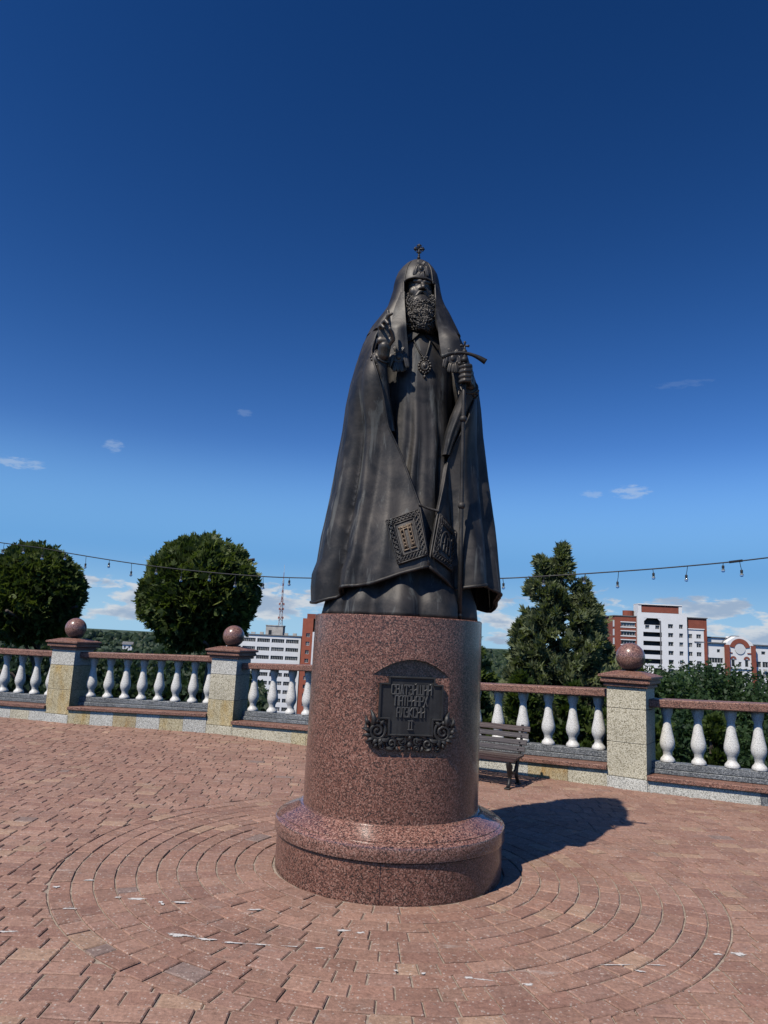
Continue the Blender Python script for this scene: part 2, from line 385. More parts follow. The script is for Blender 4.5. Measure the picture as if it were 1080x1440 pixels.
def mk_terrain():
    k = NT('grass and woodland ground'); c = k.coord('World'); n = k.noise(c, .02, 6, .65); n2 = k.noise(c, .9, 5, .7)
    col = k.mix(k.ramp(n.outputs[0], [(.4, (0, 0, 0)), (.6, (1, 1, 1))]), (.030, .050, .024), (.052, .080, .030))
    col = k.mix(1., col, k.ramp(n2.outputs[0], [(.3, (.6, .6, .6)), (.7, (1.3, 1.3, 1.3))]), 'MULTIPLY')
    k.set(Base_Color=col, Roughness=.95); k.bump(n2.outputs[0], .6, .3); return k.mat
TERRAIN = mk_terrain()
def mk_bulb():
    k = NT('clear bulb glass'); k.set(Base_Color=(.85, .9, .95), Roughness=.05, Transmission_Weight=.85, IOR=1.3); return k.mat
BULB = mk_bulb()

# ------------------------------------------------------------------ the balustrade line in plan (metres; camera at the origin)
AX, AY = .145, 5.375                       # axis of the monument
SPANS = dict(
    Z=((-8.0, 12.72), (-5.225, 11.872)), A=((-4.822, 11.75), (-2.558, 11.435)),
    B=((-2.14, 11.30), (.3, 9.95)), C=((.3, 9.95), (2.71, 8.657)), D=((3.085, 8.434), (5.2, 7.55)))
WALLX = [-9.6, -8.0, -5.2, -4.82, -2.56, -2.14, .3, 2.71, 3.085, 5.2, 8.0]
WALLY = [13.2, 12.72, 11.87, 11.75, 11.435, 11.30, 9.95, 8.657, 8.434, 7.55, 6.4]
def wall_y(x): return np.interp(x, WALLX, WALLY)

# ------------------------------------------------------------------ terrain: falls away beyond the terrace to the low town
def ground_z(x, y):
    s = (y - float(wall_y(x))) * .93
    r = math.hypot(x, y)
    if r > 16 and y < abs(x) * .3: s = max(s, (r - 16) * .9)
    if s < 1.2: z = -1.6
    else: z = -1.6 - 30.5 * (1 - math.exp(-(s - 1.2) / 55.))
    z += .35 * mnoise.noise(Vector((x * .11, y * .11, 3.))) * min(1, max(0, s) / 6)
    if r > 900:
        k = min(1, (r - 900) / 1600); a = math.atan2(x, y)
        z += k * (2 + 11 * mnoise.noise(Vector((a * 7, r * .0006, 1.))) - 16 * (a + .38) * (1 if a < .2 else .2))
        if r > 6000: z = -60 - (r - 6000) * .01
    return z
def build_terrain():
    radii = [0, 6, 9, 11] + [11 + 1.5 * 1.085 ** k * k / 2 for k in range(1, 60)]
    radii = sorted(set(r for r in radii if r < 900)) + [900 + 140 * k for k in range(1, 16)] + [3400, 4500, 6000, 9000, 14000, 20000]
    na = 220; P = []
    for r in radii:
        row = []
        for k in range(na):
            a = 2 * math.pi * k / na; x, y = r * math.sin(a), r * math.cos(a); row.append((x, y, ground_z(x, y)))
        P.append(row)
    m = MB(); m.grid(P, True); o = m.build('terrain', TERRAIN, smooth=True); fix_normals(o); return tag(o, kind='structure')
build_terrain()

# ------------------------------------------------------------------ paving: base sheet, rings of bricks round the monument, rows elsewhere
m = MB()
xs = list(np.linspace(-9.6, 8, 45)); 
m.grid([[(x, -5.0, -.0085) for x in xs], [(x, 2, -.0085) for x in xs], [(x, float(wall_y(x)) + .5, -.0085) for x in xs]])
m2 = [(x, float(wall_y(x)) + .5, -.0085) for x in xs]
plaza = tag(m.build('plaza', SAND), kind='structure'); fix_normals(plaza)
m = MB(); m.grid([[(x, float(wall_y(x)) + .49, -.05) for x in xs], [(x, float(wall_y(x)) + .6, -2.6) for x in xs]])
tag(m.build('retaining_wall', STONE_BACK), kind='structure')

RIN, ROUT, NR = .797, 2.165, 11
bricks = []      # (quad corners xy ccw, tint)
BASES = [(0.321, 0.184, 0.131), (0.308, 0.171, 0.122), (0.337, 0.196, 0.141), (0.317, 0.184, 0.136), (0.292, 0.161, 0.117), (0.349, 0.206, 0.148)]
def tint():
    r = random.random()
    if r < .007: b = (.25, .175, .145)
    elif r < .05: b = (.39, .25, .17)
    else: b = random.choice(BASES)
    f = random.uniform(.88, 1.10)
    return tuple(x * f for x in b)
J = .0042
dr = (ROUT - RIN) / NR
for i in range(NR):
    r0, r1 = RIN + i * dr, RIN + (i + 1) * dr
    a = random.random() * 6; end = a + 2 * math.pi
    while a < end - 1e-6:
        L = random.choice([.205, .205, .205, .19, .15, .105]) * random.uniform(.96, 1.04)
        da = min(L / ((r0 + r1) / 2), end - a)
        if end - a - da < .05: da = end - a
        ja = J / ((r0 + r1) / 2); jr = .0040
        q = []
        for rr, aa in ((r0 + jr, a + ja), (r0 + jr, a + da - ja), (r1 - jr, a + da - ja), (r1 - jr, a + ja)):
            q.append((AX + rr * math.cos(aa), AY + rr * math.sin(aa)))
        bricks.append((q[::-1] if False else [q[0], q[3], q[2], q[1]], tint())); a += da
BW = .1235
y = 1.7; row = 0
while y < 13.3:
    yc = y + BW / 2; x = -9.4 + random.uniform(0, .25)
    while x < 7.6:
        L = random.choice([.205, .205, .205, .205, .19, .145, .105, .105])
        x0, x1 = x, x + L; x += L
        if yc > wall_y((x0 + x1) / 2) + .12: continue
        jx = random.uniform(.5, 1.35) * J; jy = random.uniform(.55, 1.0) * J
        xa, xb, ya, yb = x0 + jx, x1 - jx, y + jy, y + BW - jy
        q = [(xa, ya), (xb, ya), (xb, yb), (xa, yb)]
        RC = ROUT + .005
        rin = [math.hypot(px - AX, py - AY) < RC for px, py in q]
        if any(rin) or (abs(yc - AY) < RC + BW and xa < AX < xb):
            pts, n_in = [], 0
            for (ax, ay), (bx_, by_) in zip(q, q[1:] + q[:1]):
                for k in range(6):
                    px, py = lerp(ax, bx_, k / 6), lerp(ay, by_, k / 6); d = math.hypot(px - AX, py - AY)
                    if d < RC: px, py = AX + (px - AX) * RC / max(d, 1e-6), AY + (py - AY) * RC / max(d, 1e-6); n_in += 1
                    if not pts or math.hypot(px - pts[-1][0], py - pts[-1][1]) > .003: pts.append((px, py))
            if n_in:
                if n_in >= 24 or len(pts) < 4: continue
                ar = abs(sum(p[0] * r_[1] - r_[0] * p[1] for p, r_ in zip(pts, pts[1:] + pts[:1]))) / 2
                if ar < .0007: continue
                q = pts
        bricks.append((q, tint()))
    y += BW; row += 1
def brick_geo(q):
    q = [Vector((p[0], p[1])) for p in q]; n = len(q); c = sum(q, Vector((0, 0))) / n
    dz = random.uniform(-.0028, .0028); tx, ty = random.gauss(0, .011), random.gauss(0, .011)
    ch = .0045; vs = []
    for p in q: vs.append((p.x, p.y, -.03))
    for p in q: d = p - c; vs.append((p.x, p.y, dz - .005 + d.x * tx + d.y * ty))
    for p in q:
        d = p - c; L = d.length; pp = c + d * max(.5, (1 - ch * 1.5 / max(L, .01))); vs.append((pp.x, pp.y, dz + d.x * tx + d.y * ty))
    fs = [tuple(range(2 * n, 3 * n))]
    for l in (0, n):
        for i in range(n): j = (i + 1) % n; fs.append((l + i, l + j, l + j + n, l + i + n))
    return vs, fs
def view_rank(q):
    c = sum((Vector((p[0], p[1], 0)) for p in q), Vector()) / len(q) - Vector((0, 0, CAMH))
    d = c.dot(fw); u, v = c.dot(cx_) / d, c.dot(cy_) / d
    inside = d > .5 and abs(u) < 540 / 1013 * .97 and abs(v) < 720 / 1013 * .985
    ar = abs(sum(p[0] * r_[1] - r_[0] * p[1] for p, r_ in zip(q, list(q[1:]) + [q[0]]))) / 2
    return ar / d ** 3 if inside else 0
def tint_attr(me, cols):
    at = me.color_attributes.new('tint', 'FLOAT_COLOR', 'POINT')
    at.data.foreach_set('color', np.asarray(cols, np.float32).ravel())
order = sorted(range(len(bricks)), key=lambda i: -view_rank(bricks[i][0])); near = set(order[:300])
big = MB(); bcol = []
for i, (q, t) in enumerate(bricks):
    vs, fs = brick_geo(q)
    if i in near:
        c = (sum(p[0] for p in q) / len(q), sum(p[1] for p in q) / len(q), 0)
        b = MB(); b.add([(p[0] - c[0], p[1] - c[1], p[2]) for p in vs], fs); me = b.mesh('brick', BRICK)
        tint_attr(me, [(*t, 1)] * len(vs)); put('brick', me, plaza, c)
    else:
        big.add(vs, fs); bcol += [(*t, 1)] * len(vs)
me = big.mesh('paving_bricks', BRICK); tint_attr(me, bcol); tag(put('paving_bricks', me, plaza), kind='stuff')

# dried white paint dropped on the bricks: thin ragged patches
def splash(cx, cy, lx, ly, rz=0., n=14, seed=0):
    r = random.Random(seed); b = MB(); pts = []
    for k in range(n):
        a = 2 * math.pi * k / n; f = r.uniform(.45, 1.15)
        pts.append(Vector((math.cos(a) * lx * f, math.sin(a) * ly * f, 0)))
    Mr = Matrix.Rotation(rz, 3, 'Z'); vs = [(0, 0, .0042)] + [tuple((Mr @ p) * .6 + Vector((0, 0, .0040))) for p in pts] + [tuple((Mr @ p) * 1.35 + Vector((0, 0, .0034))) for p in pts]
    b.add(vs, [(0, 1 + k, 1 + (k + 1) % n) for k in range(n)] + [(1 + k, 1 + n + k, 1 + n + (k + 1) % n, 1 + (k + 1) % n) for k in range(n)])
    me = b.mesh('paint_splash', SPLASH); tint_attr(me, [(.9, .9, .9, 1)] + [(.6, .6, .6, 1)] * n + [(0, 0, 0, 1)] * n); return put('paint_splash', me, plaza, (cx, cy, 0))
SPL = [(-.94, 4.02, .075, .022, -.10), (-.80, 3.985, .06, .014, -.12), (-.66, 3.96, .05, .010, -.05), (-.52, 3.955, .07, .008, -.02), (-.36, 3.95, .055, .007, 0), (-.22, 3.945, .045, .006, .05),
       (-1.32, 4.49, .055, .022, .1), (-1.43, 4.50, .03, .012, .3), (-1.05, 4.47, .06, .018, 0), (-1.17, 4.46, .016, .02, 0), (-1.15, 4.43, .012, .016, .3), (-.63, 4.41, .05, .014, .1),
       (-1.84, 4.62, .022, .018, .2), (-1.70, 4.76, .05, .014, .2), (1.98, 4.12, .045, .03, -.4), (1.86, 4.11, .028, .014, .1), (.50, 3.70, .03, .016, 0), (.77, 3.66, .03, .014, .1), (.16, 3.74, .014, .012, 0), (.29, 3.72, .018, .012, .4),
       (.55, 3.69, .08, .005, -.15), (1.28, 3.92, .10, .007, .12), (1.48, 3.94, .05, .006, 0), (1.36, 3.86, .03, .012, -.3), (-.12, 4.18, .05, .014, .1), (-.02, 4.16, .03, .012, .3), (-1.98, 3.98, .10, .018, .15), (-1.80, 3.96, .05, .012, .1), (-1.62, 4.30, .06, .012, .1)]
for i, a in enumerate(SPL): splash(*a, seed=i)

# ------------------------------------------------------------------ balustrade piers
def pier(FL, FR, rot, mats, label):
    Fm = (Vector((*FL, 0)) + Vector((*FR, 0))) / 2; n = Vector((-math.sin(rot), math.cos(rot), 0))
    c = Fm + n * .22
    t = thing('balustrade_pier', label, 'pier', c, rot, 'stone piers of the balustrade')
    zs = [-.02, .126, .505, .884, 1.126]
    b = MB(); b.box((0, 0, .55), (.425, .425, 1.12)); b.build('core', CORE, t)
    for i in range(4):
        w = .446 if i == 0 else .44
        b = MB(); b.box((0, 0, (zs[i] + zs[i + 1]) / 2), (w, w, zs[i + 1] - zs[i] - .005), ch=.003); b.build('stone_block', mats[i], t)
    b = MB()
    b.lathe([(.235, 1.127), (.25, 1.133), (.25, 1.152), (.243, 1.158), (.243, 1.163), (.262, 1.168), (.28, 1.178), (.28, 1.207), (.272, 1.212), (.272, 1.226), (.296, 1.231), (.302, 1.236), (.302, 1.256), (.296, 1.262), (.14, 1.308), (.0, 1.309)], 4, sq=True)
    b.build('cap_stone', G_REDF, t)
    b = MB(); b.ball((0, 0, 1.470), .167, 40, 24); b.build('stone_ball', G_BALL, t, smooth=True)
    return t
P1 = pier((-5.225, 11.872), (-4.822, 11.75), R(-16.8), (G_PALE, G_YEL, G_YEL, G_PALE), 'leftmost ball topped pier, white over yellow stone, in front of the left round tree')
P2 = pier((-2.558, 11.435), (-2.14, 11.30), R(-18.5), (G_YEL2, G_YEL, G_YEL2, G_PALE), 'ball topped stone pier below the larger round tree, beside the white office block')
P3 = pier((2.71, 8.657), (3.085, 8.434), R(-33), (G_PALE, G_YEL2, G_YEL2, G_YEL2), 'large ball topped pier between bench and red and white tower, right of monument')

# ------------------------------------------------------------------ balustrade spans
BAL = MB(); BAL.lathe([(.066, 0), (.078, .006), (.082, .02), (.074, .042), (.052, .068), (.046, .090), (.050, .100), (.050, .112), (.058, .130), (.076, .165), (.083, .205), (.080, .245), (.068, .300), (.056, .360), (.046, .430), (.042, .470), (.042, .500), (.050, .520), (.058, .545), (.066, .580), (.066, .625), (.058, .625)], 24)
BAL_ME = BAL.mesh('baluster', TERR, smooth=45)
def span(key, s0, s1, rail, grey, ledge, feet, blocks, label, joints=(), group='balustrade sections between the piers'):
    A, B = Vector((*SPANS[key][0], 0)), Vector((*SPANS[key][1], 0)); L = (B - A).length; d = (B - A) / L
    rot = math.atan2(d.y, d.x); t = thing('balustrade', label, 'balustrade', A, rot, group)
    zi = lambda tab, s: lerp(tab[0], tab[1], s / L)
    def bar(name, a, b, o0, o1, tab0, h0, tab1, h1, mat, ch=.006):
        """a beam from a to b along the span, between offsets o0..o1, with z from tab0+h0 to tab1+h1 at each end"""
        P = []
        for s in (a, b):
            z0, z1 = zi(tab0, s) + h0, zi(tab1, s) + h1
            P.append([(s, o0, z0 + ch), (s, o0, z1 - ch), (s, o0 + ch, z1), (s, o1 - ch, z1), (s, o1, z1 - ch), (s, o1, z0 + ch), (s, o1 - ch, z0), (s, o0 + ch, z0)])
        m = MB(); m.add(P[0] + P[1], [tuple(range(8)), tuple(range(15, 7, -1))] + [(k, k + 8, (k + 1) % 8 + 8, (k + 1) % 8) for k in range(8)])
        return fix_normals(m.build(name, mat, t))
    cuts = [s0] + list(joints) + [s1]
    zero = (0, 0)
    for a, b in zip(cuts, cuts[1:]):
        bar('rail_slab', a + .0015, b - .0015, .12, .44, rail, 0, rail, .092, G_REDF, .012)
        bar('plinth_stone', a + .0015, b - .0015, .20, .40, ledge, .002, grey, -.075, G_GREY)
        bar('plinth_stone', a + .0015, b - .0015, .218, .382, grey, -.073, grey, 0, G_GREY)
        bar('ledge_slab', a + .0015, b - .0015, -.035, .42, ledge, -.052, ledge, 0, G_REDF)
    s = s0
    for w, mat in blocks:
        e = min(s + w, s1); bar('stone_block', s + .0015, e - .0015, random.uniform(-.002, .002), .41, zero, -.02, ledge, -.054, mat, .003); s = e
    for f in feet:
        zb, zt = zi(grey, f) + .0005, zi(rail, f) - .0005
        o = put('baluster', BAL_ME, t, (f, .29, zb)); o.scale = (1, 1, (zt - zb) / .625)
    return t
alt = lambda n, w, *ms: [(w, ms[i % len(ms)]) for i in range(n)]
span('Z', .0, 2.902, (.968, .992), (.345, .367), (.20, .242), [.17, .485, .80, 1.115, 1.43, 1.748, 2.07, 2.387, 2.69], alt(8, .37, G_YEL, G_PALE, G_YEL2, G_PALE), 'balustrade section cut by the left picture edge, under the left round tree', (1.45,))
span('A', 0.002, 2.28, (1.008, 1.053), (.392, .404), (.255, .284), [.192, .485, .772, 1.055, 1.342, 1.628, 1.912, 2.17], alt(6, .382, G_YEL, G_PALE, G_OCH, G_PALE, G_YEL, G_PALE), 'balustrade section with seven clear balusters between the two left piers')
span('B', 0.002, 2.787, (.977, 1.07), (.345, .42), (.21, .30), [.14, .507, .85, 1.145, 1.48, 1.82, 2.16, 2.5], [(.55, G_YEL2), (.55, G_YEL2), (.25, G_YEL), (.45, G_OCH), (.5, G_YEL2), (.6, G_PALE)], 'balustrade section running from the office block pier behind the left of the pedestal')
span('C', .002, 2.733, (.912, .99), (.325, .36), (.165, .236), [.10, .41, .715, 1.015, 1.317, 1.645, 1.97, 2.273, 2.582], [(.7, G_YEL2), (.6, G_PALE), (.5, G_PALE), (.48, G_OCH), (.5, G_YEL2)], 'balustrade section behind the slatted bench, in front of the tall conifer')
span('D', .002, 2.29, (.912, .98), (.306, .322), (.178, .188), [.215, .544, .885, 1.157, 1.48, 1.80, 2.11], [(1.13, G_PALE), (.6, G_GREY), (.6, G_YEL2)], 'balustrade section running off the right picture edge beyond the large pier', (1.07,))

#@@PART2
# ------------------------------------------------------------------ pedestal
BETA = R(8.9)
ped = thing('pedestal', 'round polished red granite pedestal with moulded foot under the bronze statue', 'pedestal', (AX, AY, 0), BETA)
DR = .782
for k in range(4):
    a0 = R(-103.5 + 90 * k) + .0025; a1 = R(-13.5 + 90 * k) - .0025
    b = MB(); b.lathe([(DR - .1, -.01), (DR, -.01), (DR, .225), (DR - .004, .229), (DR - .1, .229)], 32, a0=a0, a1=a1)
    o = b.build('base_stone', G_RED, ped, smooth=30)
b = MB(); b.lathe([(DR - .012, 0), (DR - .012, .24), (.3, .24)], 96); b.build('base_core', simple('pale grout', (.42, .38, .34), .9, 20, .2), ped, smooth=30)
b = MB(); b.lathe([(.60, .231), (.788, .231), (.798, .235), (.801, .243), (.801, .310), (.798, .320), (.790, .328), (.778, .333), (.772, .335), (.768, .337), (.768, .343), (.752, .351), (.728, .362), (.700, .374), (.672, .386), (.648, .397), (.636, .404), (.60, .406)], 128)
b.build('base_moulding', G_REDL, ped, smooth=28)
# shaft with a flat, round-headed niche cut in its face
SR0, SR1, SZ0, SZ1 = .615, .610, .398, 1.70
sh = MB(); sh.lathe([(SR0, SZ0), (SR0 - .0005, .7), (SR0 - .002, 1.2), (SR1, SZ1 - .006), (SR1 - .006, SZ1)], 160); sh_o = sh.build('shaft', G_RED, ped)
NW, NPL = .272, -.556
poly = [(-NW, .805), (NW, .805)]
for k in range(25):
    t = k / 24; x = NW - 2 * NW * t; poly.append((x, 1.300 + .122 * (1 - (x / NW) ** 2)))
cut = MB(); cut.prism(poly, -1.2, NPL); cut_o = cut.build('cutter', G_RED); fix_normals(cut_o); fix_normals(sh_o)
cut_o.parent = ped
mod = sh_o.modifiers.new('b', 'BOOLEAN'); mod.object = cut_o; mod.operation = 'DIFFERENCE'; mod.solver = 'EXACT'
bpy.context.view_layer.update(); applied(sh_o); bpy.data.objects.remove(cut_o)
sh_o.data.polygons.foreach_set('use_smooth', [True] * len(sh_o.data.polygons)); sh_o.data.set_sharp_from_angle(angle=R(15))

# plaque: cross-cornered bronze plate with raised rim, relief lettering, scroll border
PY = NPL - .022
plq = [(-.140, .945), (.145, .945), (.145, 1.046), (.206, 1.046), (.206, 1.262), (.150, 1.262), (.150, 1.306), (-.148, 1.306), (-.148, 1.262), (-.206, 1.262), (-.206, 1.046), (-.140, 1.046)]
b = MB(); b.prism(plq, PY, NPL + .004); plate = b.build('plaque', BRONZE_P, ped); fix_normals(plate)
rim = MB()
for (x0, z0), (x1, z1) in zip(plq, plq[1:] + plq[:1]):
    hx = abs(x1 - x0) / 2 + .006; hz = abs(z1 - z0) / 2 + .006
    rim.box(((x0 + x1) / 2, PY - .003, (z0 + z1) / 2), (max(.012, 2 * hx) if abs(x1 - x0) > 1e-6 else .012, .018 + random.uniform(-.0004, .0004), max(.012, 2 * hz) if abs(z1 - z0) > 1e-6 else .012), ch=.003)
rim.build('plaque_rim', BRONZE_P, plate)
GL = {'С': [[(1, .78), (1, 1), (.15, 1), (0, .9), (0, .1), (.15, 0), (1, 0), (1, .22)]], 'В': [[(0, 0), (0, 1), (.85, 1), (.9, .92), (.9, .62), (.7, .54), (0, .54)], [(.7, .54), (1, .46), (1, .08), (.9, 0), (0, 0)]],
      'Ѧ': [[(0, 0), (.5, 1), (1, 0)], [(.2, .38), (.8, .38)], [(.5, .38), (.5, 0)]], 'Т': [[(-.05, .9), (-.05, 1), (1.05, 1), (1.05, .9)], [(.5, 1), (.5, 0)]],
      'Э': [[(0, .8), (0, 1), (.85, 1), (1, .9), (1, .1), (.85, 0), (0, 0), (0, .2)], [(.35, .5), (1, .5)]], 'Й': [[(0, 1), (0, 0)], [(1, 1), (1, 0)], [(0, .42), (1, .58)], [(.25, 1.14), (.5, 1.07), (.75, 1.14)]],
      'Ш': [[(0, 1), (0, 0), (1, 0), (1, 1)], [(.5, 0), (.5, 1)]], 'И': [[(0, 1), (0, 0)], [(1, 1), (1, 0)], [(0, .42), (1, .58)]], 'П': [[(0, 0), (0, 1), (1, 1), (1, 0)]],
      'А': [[(0, 0), (0, .85), (.25, 1), (1, 1), (1, 0)], [(0, .46), (1, .46)]], 'Р': [[(0, 0), (0, 1), (.85, 1), (1, .9), (1, .55), (.85, .46), (0, .46)]], 'Х': [[(0, 0), (1, 1)], [(0, 1), (1, 0)]],
      'Л': [[(0, 0), (.25, .4), (.25, 1), (1, 1), (1, 0)]], 'Е': [[(1, 1), (0, 1), (0, 0), (1, 0)], [(0, .5), (.8, .5)]], 'К': [[(0, 0), (0, 1)], [(1, 1), (0, .5), (1, 0)]], 'I': [[(.5, 0), (.5, 1)], [(.1, 1), (.9, 1)], [(.1, 0), (.9, 0)]]}
def lettering(text, z0, z1, width, xc, yf, th=.0072, depth=.012, gap=.34):
    mb = MB(); wts = [1.5 if c == 'Ш' else .75 if c == 'I' else 1. for c in text]
    u = width / (sum(wts) + gap * (len(text) - 1)); x = xc - width / 2; h = z1 - z0
    for c, w in zip(text, wts):
        for pl in GL[c]:
            for (a, b_), (c_, d_) in zip(pl, pl[1:]):
                p = Vector((x + a * u * w, 0, z0 + b_ * h)); q = Vector((x + c_ * u * w, 0, z0 + d_ * h)); dd = q - p; L = dd.length
                ang = math.atan2(dd.z, dd.x)
                mb.box(((p.x + q.x) / 2, yf - depth / 2 + random.uniform(0, .0006), (p.z + q.z) / 2), (L + th * .8, depth, th), M=Matrix.Rotation(-ang, 4, 'Y'), ch=.0016)
        x += u * (w + gap)
    return mb
LET = bronze('lit lettering bronze', (.085, .082, .078), (.12, .116, .108), .42, .1)  # same bronze as the plate, painted lighter to stand in for sunlit letter edges
for txt, z0, z1, w in (('СВѦТЭЙШИЙ', 1.200, 1.258, .262), ('ПАТРИАРХ', 1.130, 1.190, .212), ('АЛЭКСИЙ', 1.058, 1.117, .182)):
    lettering(txt, z0, z1, w, 0., PY).build('lettering', LET, plate)
lettering('II', .980, 1.034, .034, 0., PY, .007, gap=.05).build('lettering', LET, plate)
scr = MB()
def spiral(cx, cz, r0, turns, a0, sgn, rad, lift=.0, n=44, tail=None):
    pts, rr = [], []
    for k in range(n):
        t = k / (n - 1); a = a0 + sgn * turns * 2 * math.pi * t; r = r0 * (1 - .86 * t)
        pts.append((cx + r * math.cos(a), NPL - .016 - lift - .016 * t, cz + r * math.sin(a))); rr.append(rad * (1 - .45 * t) * (.5 + .5 * min(1, t * 8)))
    if tail:
        tl = catmull([(x, NPL - .014, z) for x, z in tail] + [pts[0]], 8)[:-1]
        pts = [tuple(p) for p in tl] + pts; rr = [rad * lerp(.35, .85, k / len(tl)) for k in range(len(tl))] + rr
    scr.tube(pts, rr, 7)
def leaf(p0, p1, w, bend=.3):
    a, c = Vector((p0[0], 0, p0[1])), Vector((p1[0], 0, p1[1])); d = c - a; nrm = Vector((-d.z, 0, d.x)); pts, rr = [], []
    for k in range(9):
        t = k / 8; q = a + d * t + nrm * bend * math.sin(math.pi * t); pts.append((q.x, NPL - .012 - .022 * math.sin(math.pi * min(1, t * 1.1)), q.z)); rr.append(w * max(.12, math.sin(math.pi * (.12 + .86 * t)) ** .8))
    scr.tube(pts, rr, 7, flat=1.)
for s in (-1, 1):
    spiral(s * .215, .968, .060, 2.0, R(90 if s < 0 else 90), s, .013, .006, tail=[(s * .250, 1.075), (s * .272, 1.03), (s * .262, .985)][::1] if False else None)
    for a in range(5):
        an = R(200 + 28 * a) if s < 0 else R(-20 - 28 * a)
        leaf((s * .215 + .055 * math.cos(an), .968 + .055 * math.sin(an)), (s * .215 + .098 * math.cos(an + s * .45), .968 + .098 * math.sin(an + s * .45)), .013, .25 * s)
    leaf((s * .250, .985), (s * .262, 1.098), .017, .16 * s); leaf((s * .262, 1.0), (s * .283, 1.062), .012, -.2 * s); leaf((s * .235, 1.01), (s * .222, 1.05), .011, .3 * s)
    leaf((s * .268, .96), (s * .285, 1.02), .010, -.2 * s); leaf((s * .19, .99), (s * .155, 1.03), .011, -.3 * s)
    spiral(s * .118, .893, .036, 1.7, R(100), -s, .0105, .004)
    spiral(s * .052, .905, .026, 1.5, R(60), s, .0085, .006); spiral(s * .048, .862, .020, 1.4, R(250), -s, .0075, .004)
    spiral(s * .185, .868, .024, 1.3, R(240), s, .009, .002)
    leaf((s * .20, .925), (s * .12, .935), .014, .25 * s); leaf((s * .15, .872), (s * .095, .858), .012, .2 * s); leaf((s * .09, .925), (s * .03, .937), .010, .25 * s)
    leaf((s * .16, .91), (s * .19, .852), .012, .3 * s); leaf((s * .08, .88), (s * .06, .842), .009, .3 * s); leaf((s * .22, .90), (s * .235, .862), .011, -.2 * s)
scr.ball((0, NPL - .03, .885), (.018, .014, .02), 10, 8); scr.ball((0, NPL - .026, .858), (.011, .012, .014), 10, 8); scr.ball((0, NPL - .03, .928), (.012, .012, .016), 10, 8)
scr.build('scroll_border', BRONZE_P, plate, smooth=50)

# ------------------------------------------------------------------ statue (local origin: centre of the pedestal top)
statue = thing('bronze_statue', 'dark bronze statue of bearded clergyman in robes raising one hand, on round granite pedestal', 'statue', (AX, AY, 1.70))
def T(z, tab): return float(np.interp(z, [r[0] for r in tab], [r[1] for r in tab]))
# mantle: centre, half width, front and back half depth by height
MZ = [.09, .20, .30, .395, .58, .70, .88, 1.05, 1.2, 1.4, 1.6, 1.78, 1.95, 2.12, 2.25, 2.34]
Mcx = [.043, .040, .037, .048, .048, .050, .048, .044, .041, .038, .036, .038, .030, .028, .026, .034]
Ma = [.684, .690, .684, .662, .645, .628, .602, .580, .563, .538, .524, .500, .452, .402, .340, .27]
Mbf = [.570, .565, .555, .545, .500, .465, .430, .405, .390, .370, .350, .335, .305, .265, .215, .17]
Mbb = [.570, .560, .550, .530, .490, .460, .430, .400, .385, .365, .350, .330, .300, .27, .24, .20]
xLz = [.364, .78, .975, 1.148, 1.348, 1.60, 1.733, 1.951, 2.12, 2.307]; xLx = [.168, .099, .023, -.044, -.140, -.175, -.200, -.255, -.26, -.154]
xRz = [.364, .746, 1.035, 1.348, 1.618, 1.982, 2.113, 2.3]; xRx = [.172, .234, .299, .380, .428, .415, .36, .22]
HX = [-.70, -.649, -.58, -.50, -.471, -.440, -.194, -.034, .168, .259, .373, .431, .50, .632, .70, .76]
HZ = [.10, .086, .075, .115, .135, .178, .212, .277, .342, .291, .229, .205, .228, .258, .20, .165]
FOLDS = [(36, .30, -.085), (11, .12, .035), (-64, .13, .030), (-46, .08, -.085), (-38, .07, .030), (-27, .09, -.034), (-19, .07, .014), (-8, .09, -.010), (33, .095, -.075), (46, .13, .045), (62, .075, -.045), (74, .10, .035),
         (-84, .08, -.035), (-100, .10, .03), (-118, .08, -.04), (-136, .10, .035), (-152, .09, -.04), (-170, .11, .03), (90, .09, .012), (106, .10, .035), (122, .08, -.04), (140, .1, .035), (157, .09, -.035)]
def fold(phi, z):
    f = 0.
    for p, w, A in FOLDS:
        d = (phi - R(p) + math.pi) % (2 * math.pi) - math.pi
        d -= .06 * math.sin(z * 2.3 + p)
        f += A * math.exp(-abs(d / w) ** 1.5)
    g = max(0., 1 - z / 2.15) ** .75
    f *= g * 1.05
    f += .135 * math.exp(-((phi + .58) / .36) ** 2 - ((z - 1.74) / .34) ** 2) + .105 * math.exp(-((phi - .74) / .34) ** 2 - ((z - 1.60) / .30) ** 2)
    f += .007 * mnoise.noise(Vector((math.sin(phi) * 2.6, math.cos(phi) * 2.6, z * 1.9))) + .012 * g * mnoise.noise(Vector((math.sin(phi) * 7, math.cos(phi) * 7, z * 1.1 + 5)))
    return f
def mpoint(phi, z, off=0.):
    cx, a = np.interp(z, MZ, Mcx), np.interp(z, MZ, Ma); c = math.cos(phi)
    b = np.interp(z, MZ, Mbf) if c > 0 else np.interp(z, MZ, Mbb)
    n = Vector((math.sin(phi) / a, -c / b)); n.normalize(); d = fold(phi, z) + off
    return (cx + a * math.sin(phi) + n.x * d, -b * c + n.y * d, z)
def phiL(z): return math.asin(max(-.98, min(.98, (np.interp(z, xLz, xLx) - np.interp(z, MZ, Mcx)) / np.interp(z, MZ, Ma))))
def phiR(z): return math.asin(max(-.98, min(.98, (np.interp(z, xRz, xRx) - np.interp(z, MZ, Mcx)) / np.interp(z, MZ, Ma))))
def hem_z(phi):
    x = .04 + .69 * math.sin(phi)
    zf = np.interp(x, HX, HZ)
    if math.cos(phi) > 0: return zf
    k = min(1, -math.cos(phi) * 3); return lerp(zf, .11 + .02 * math.sin(phi * 9), k)
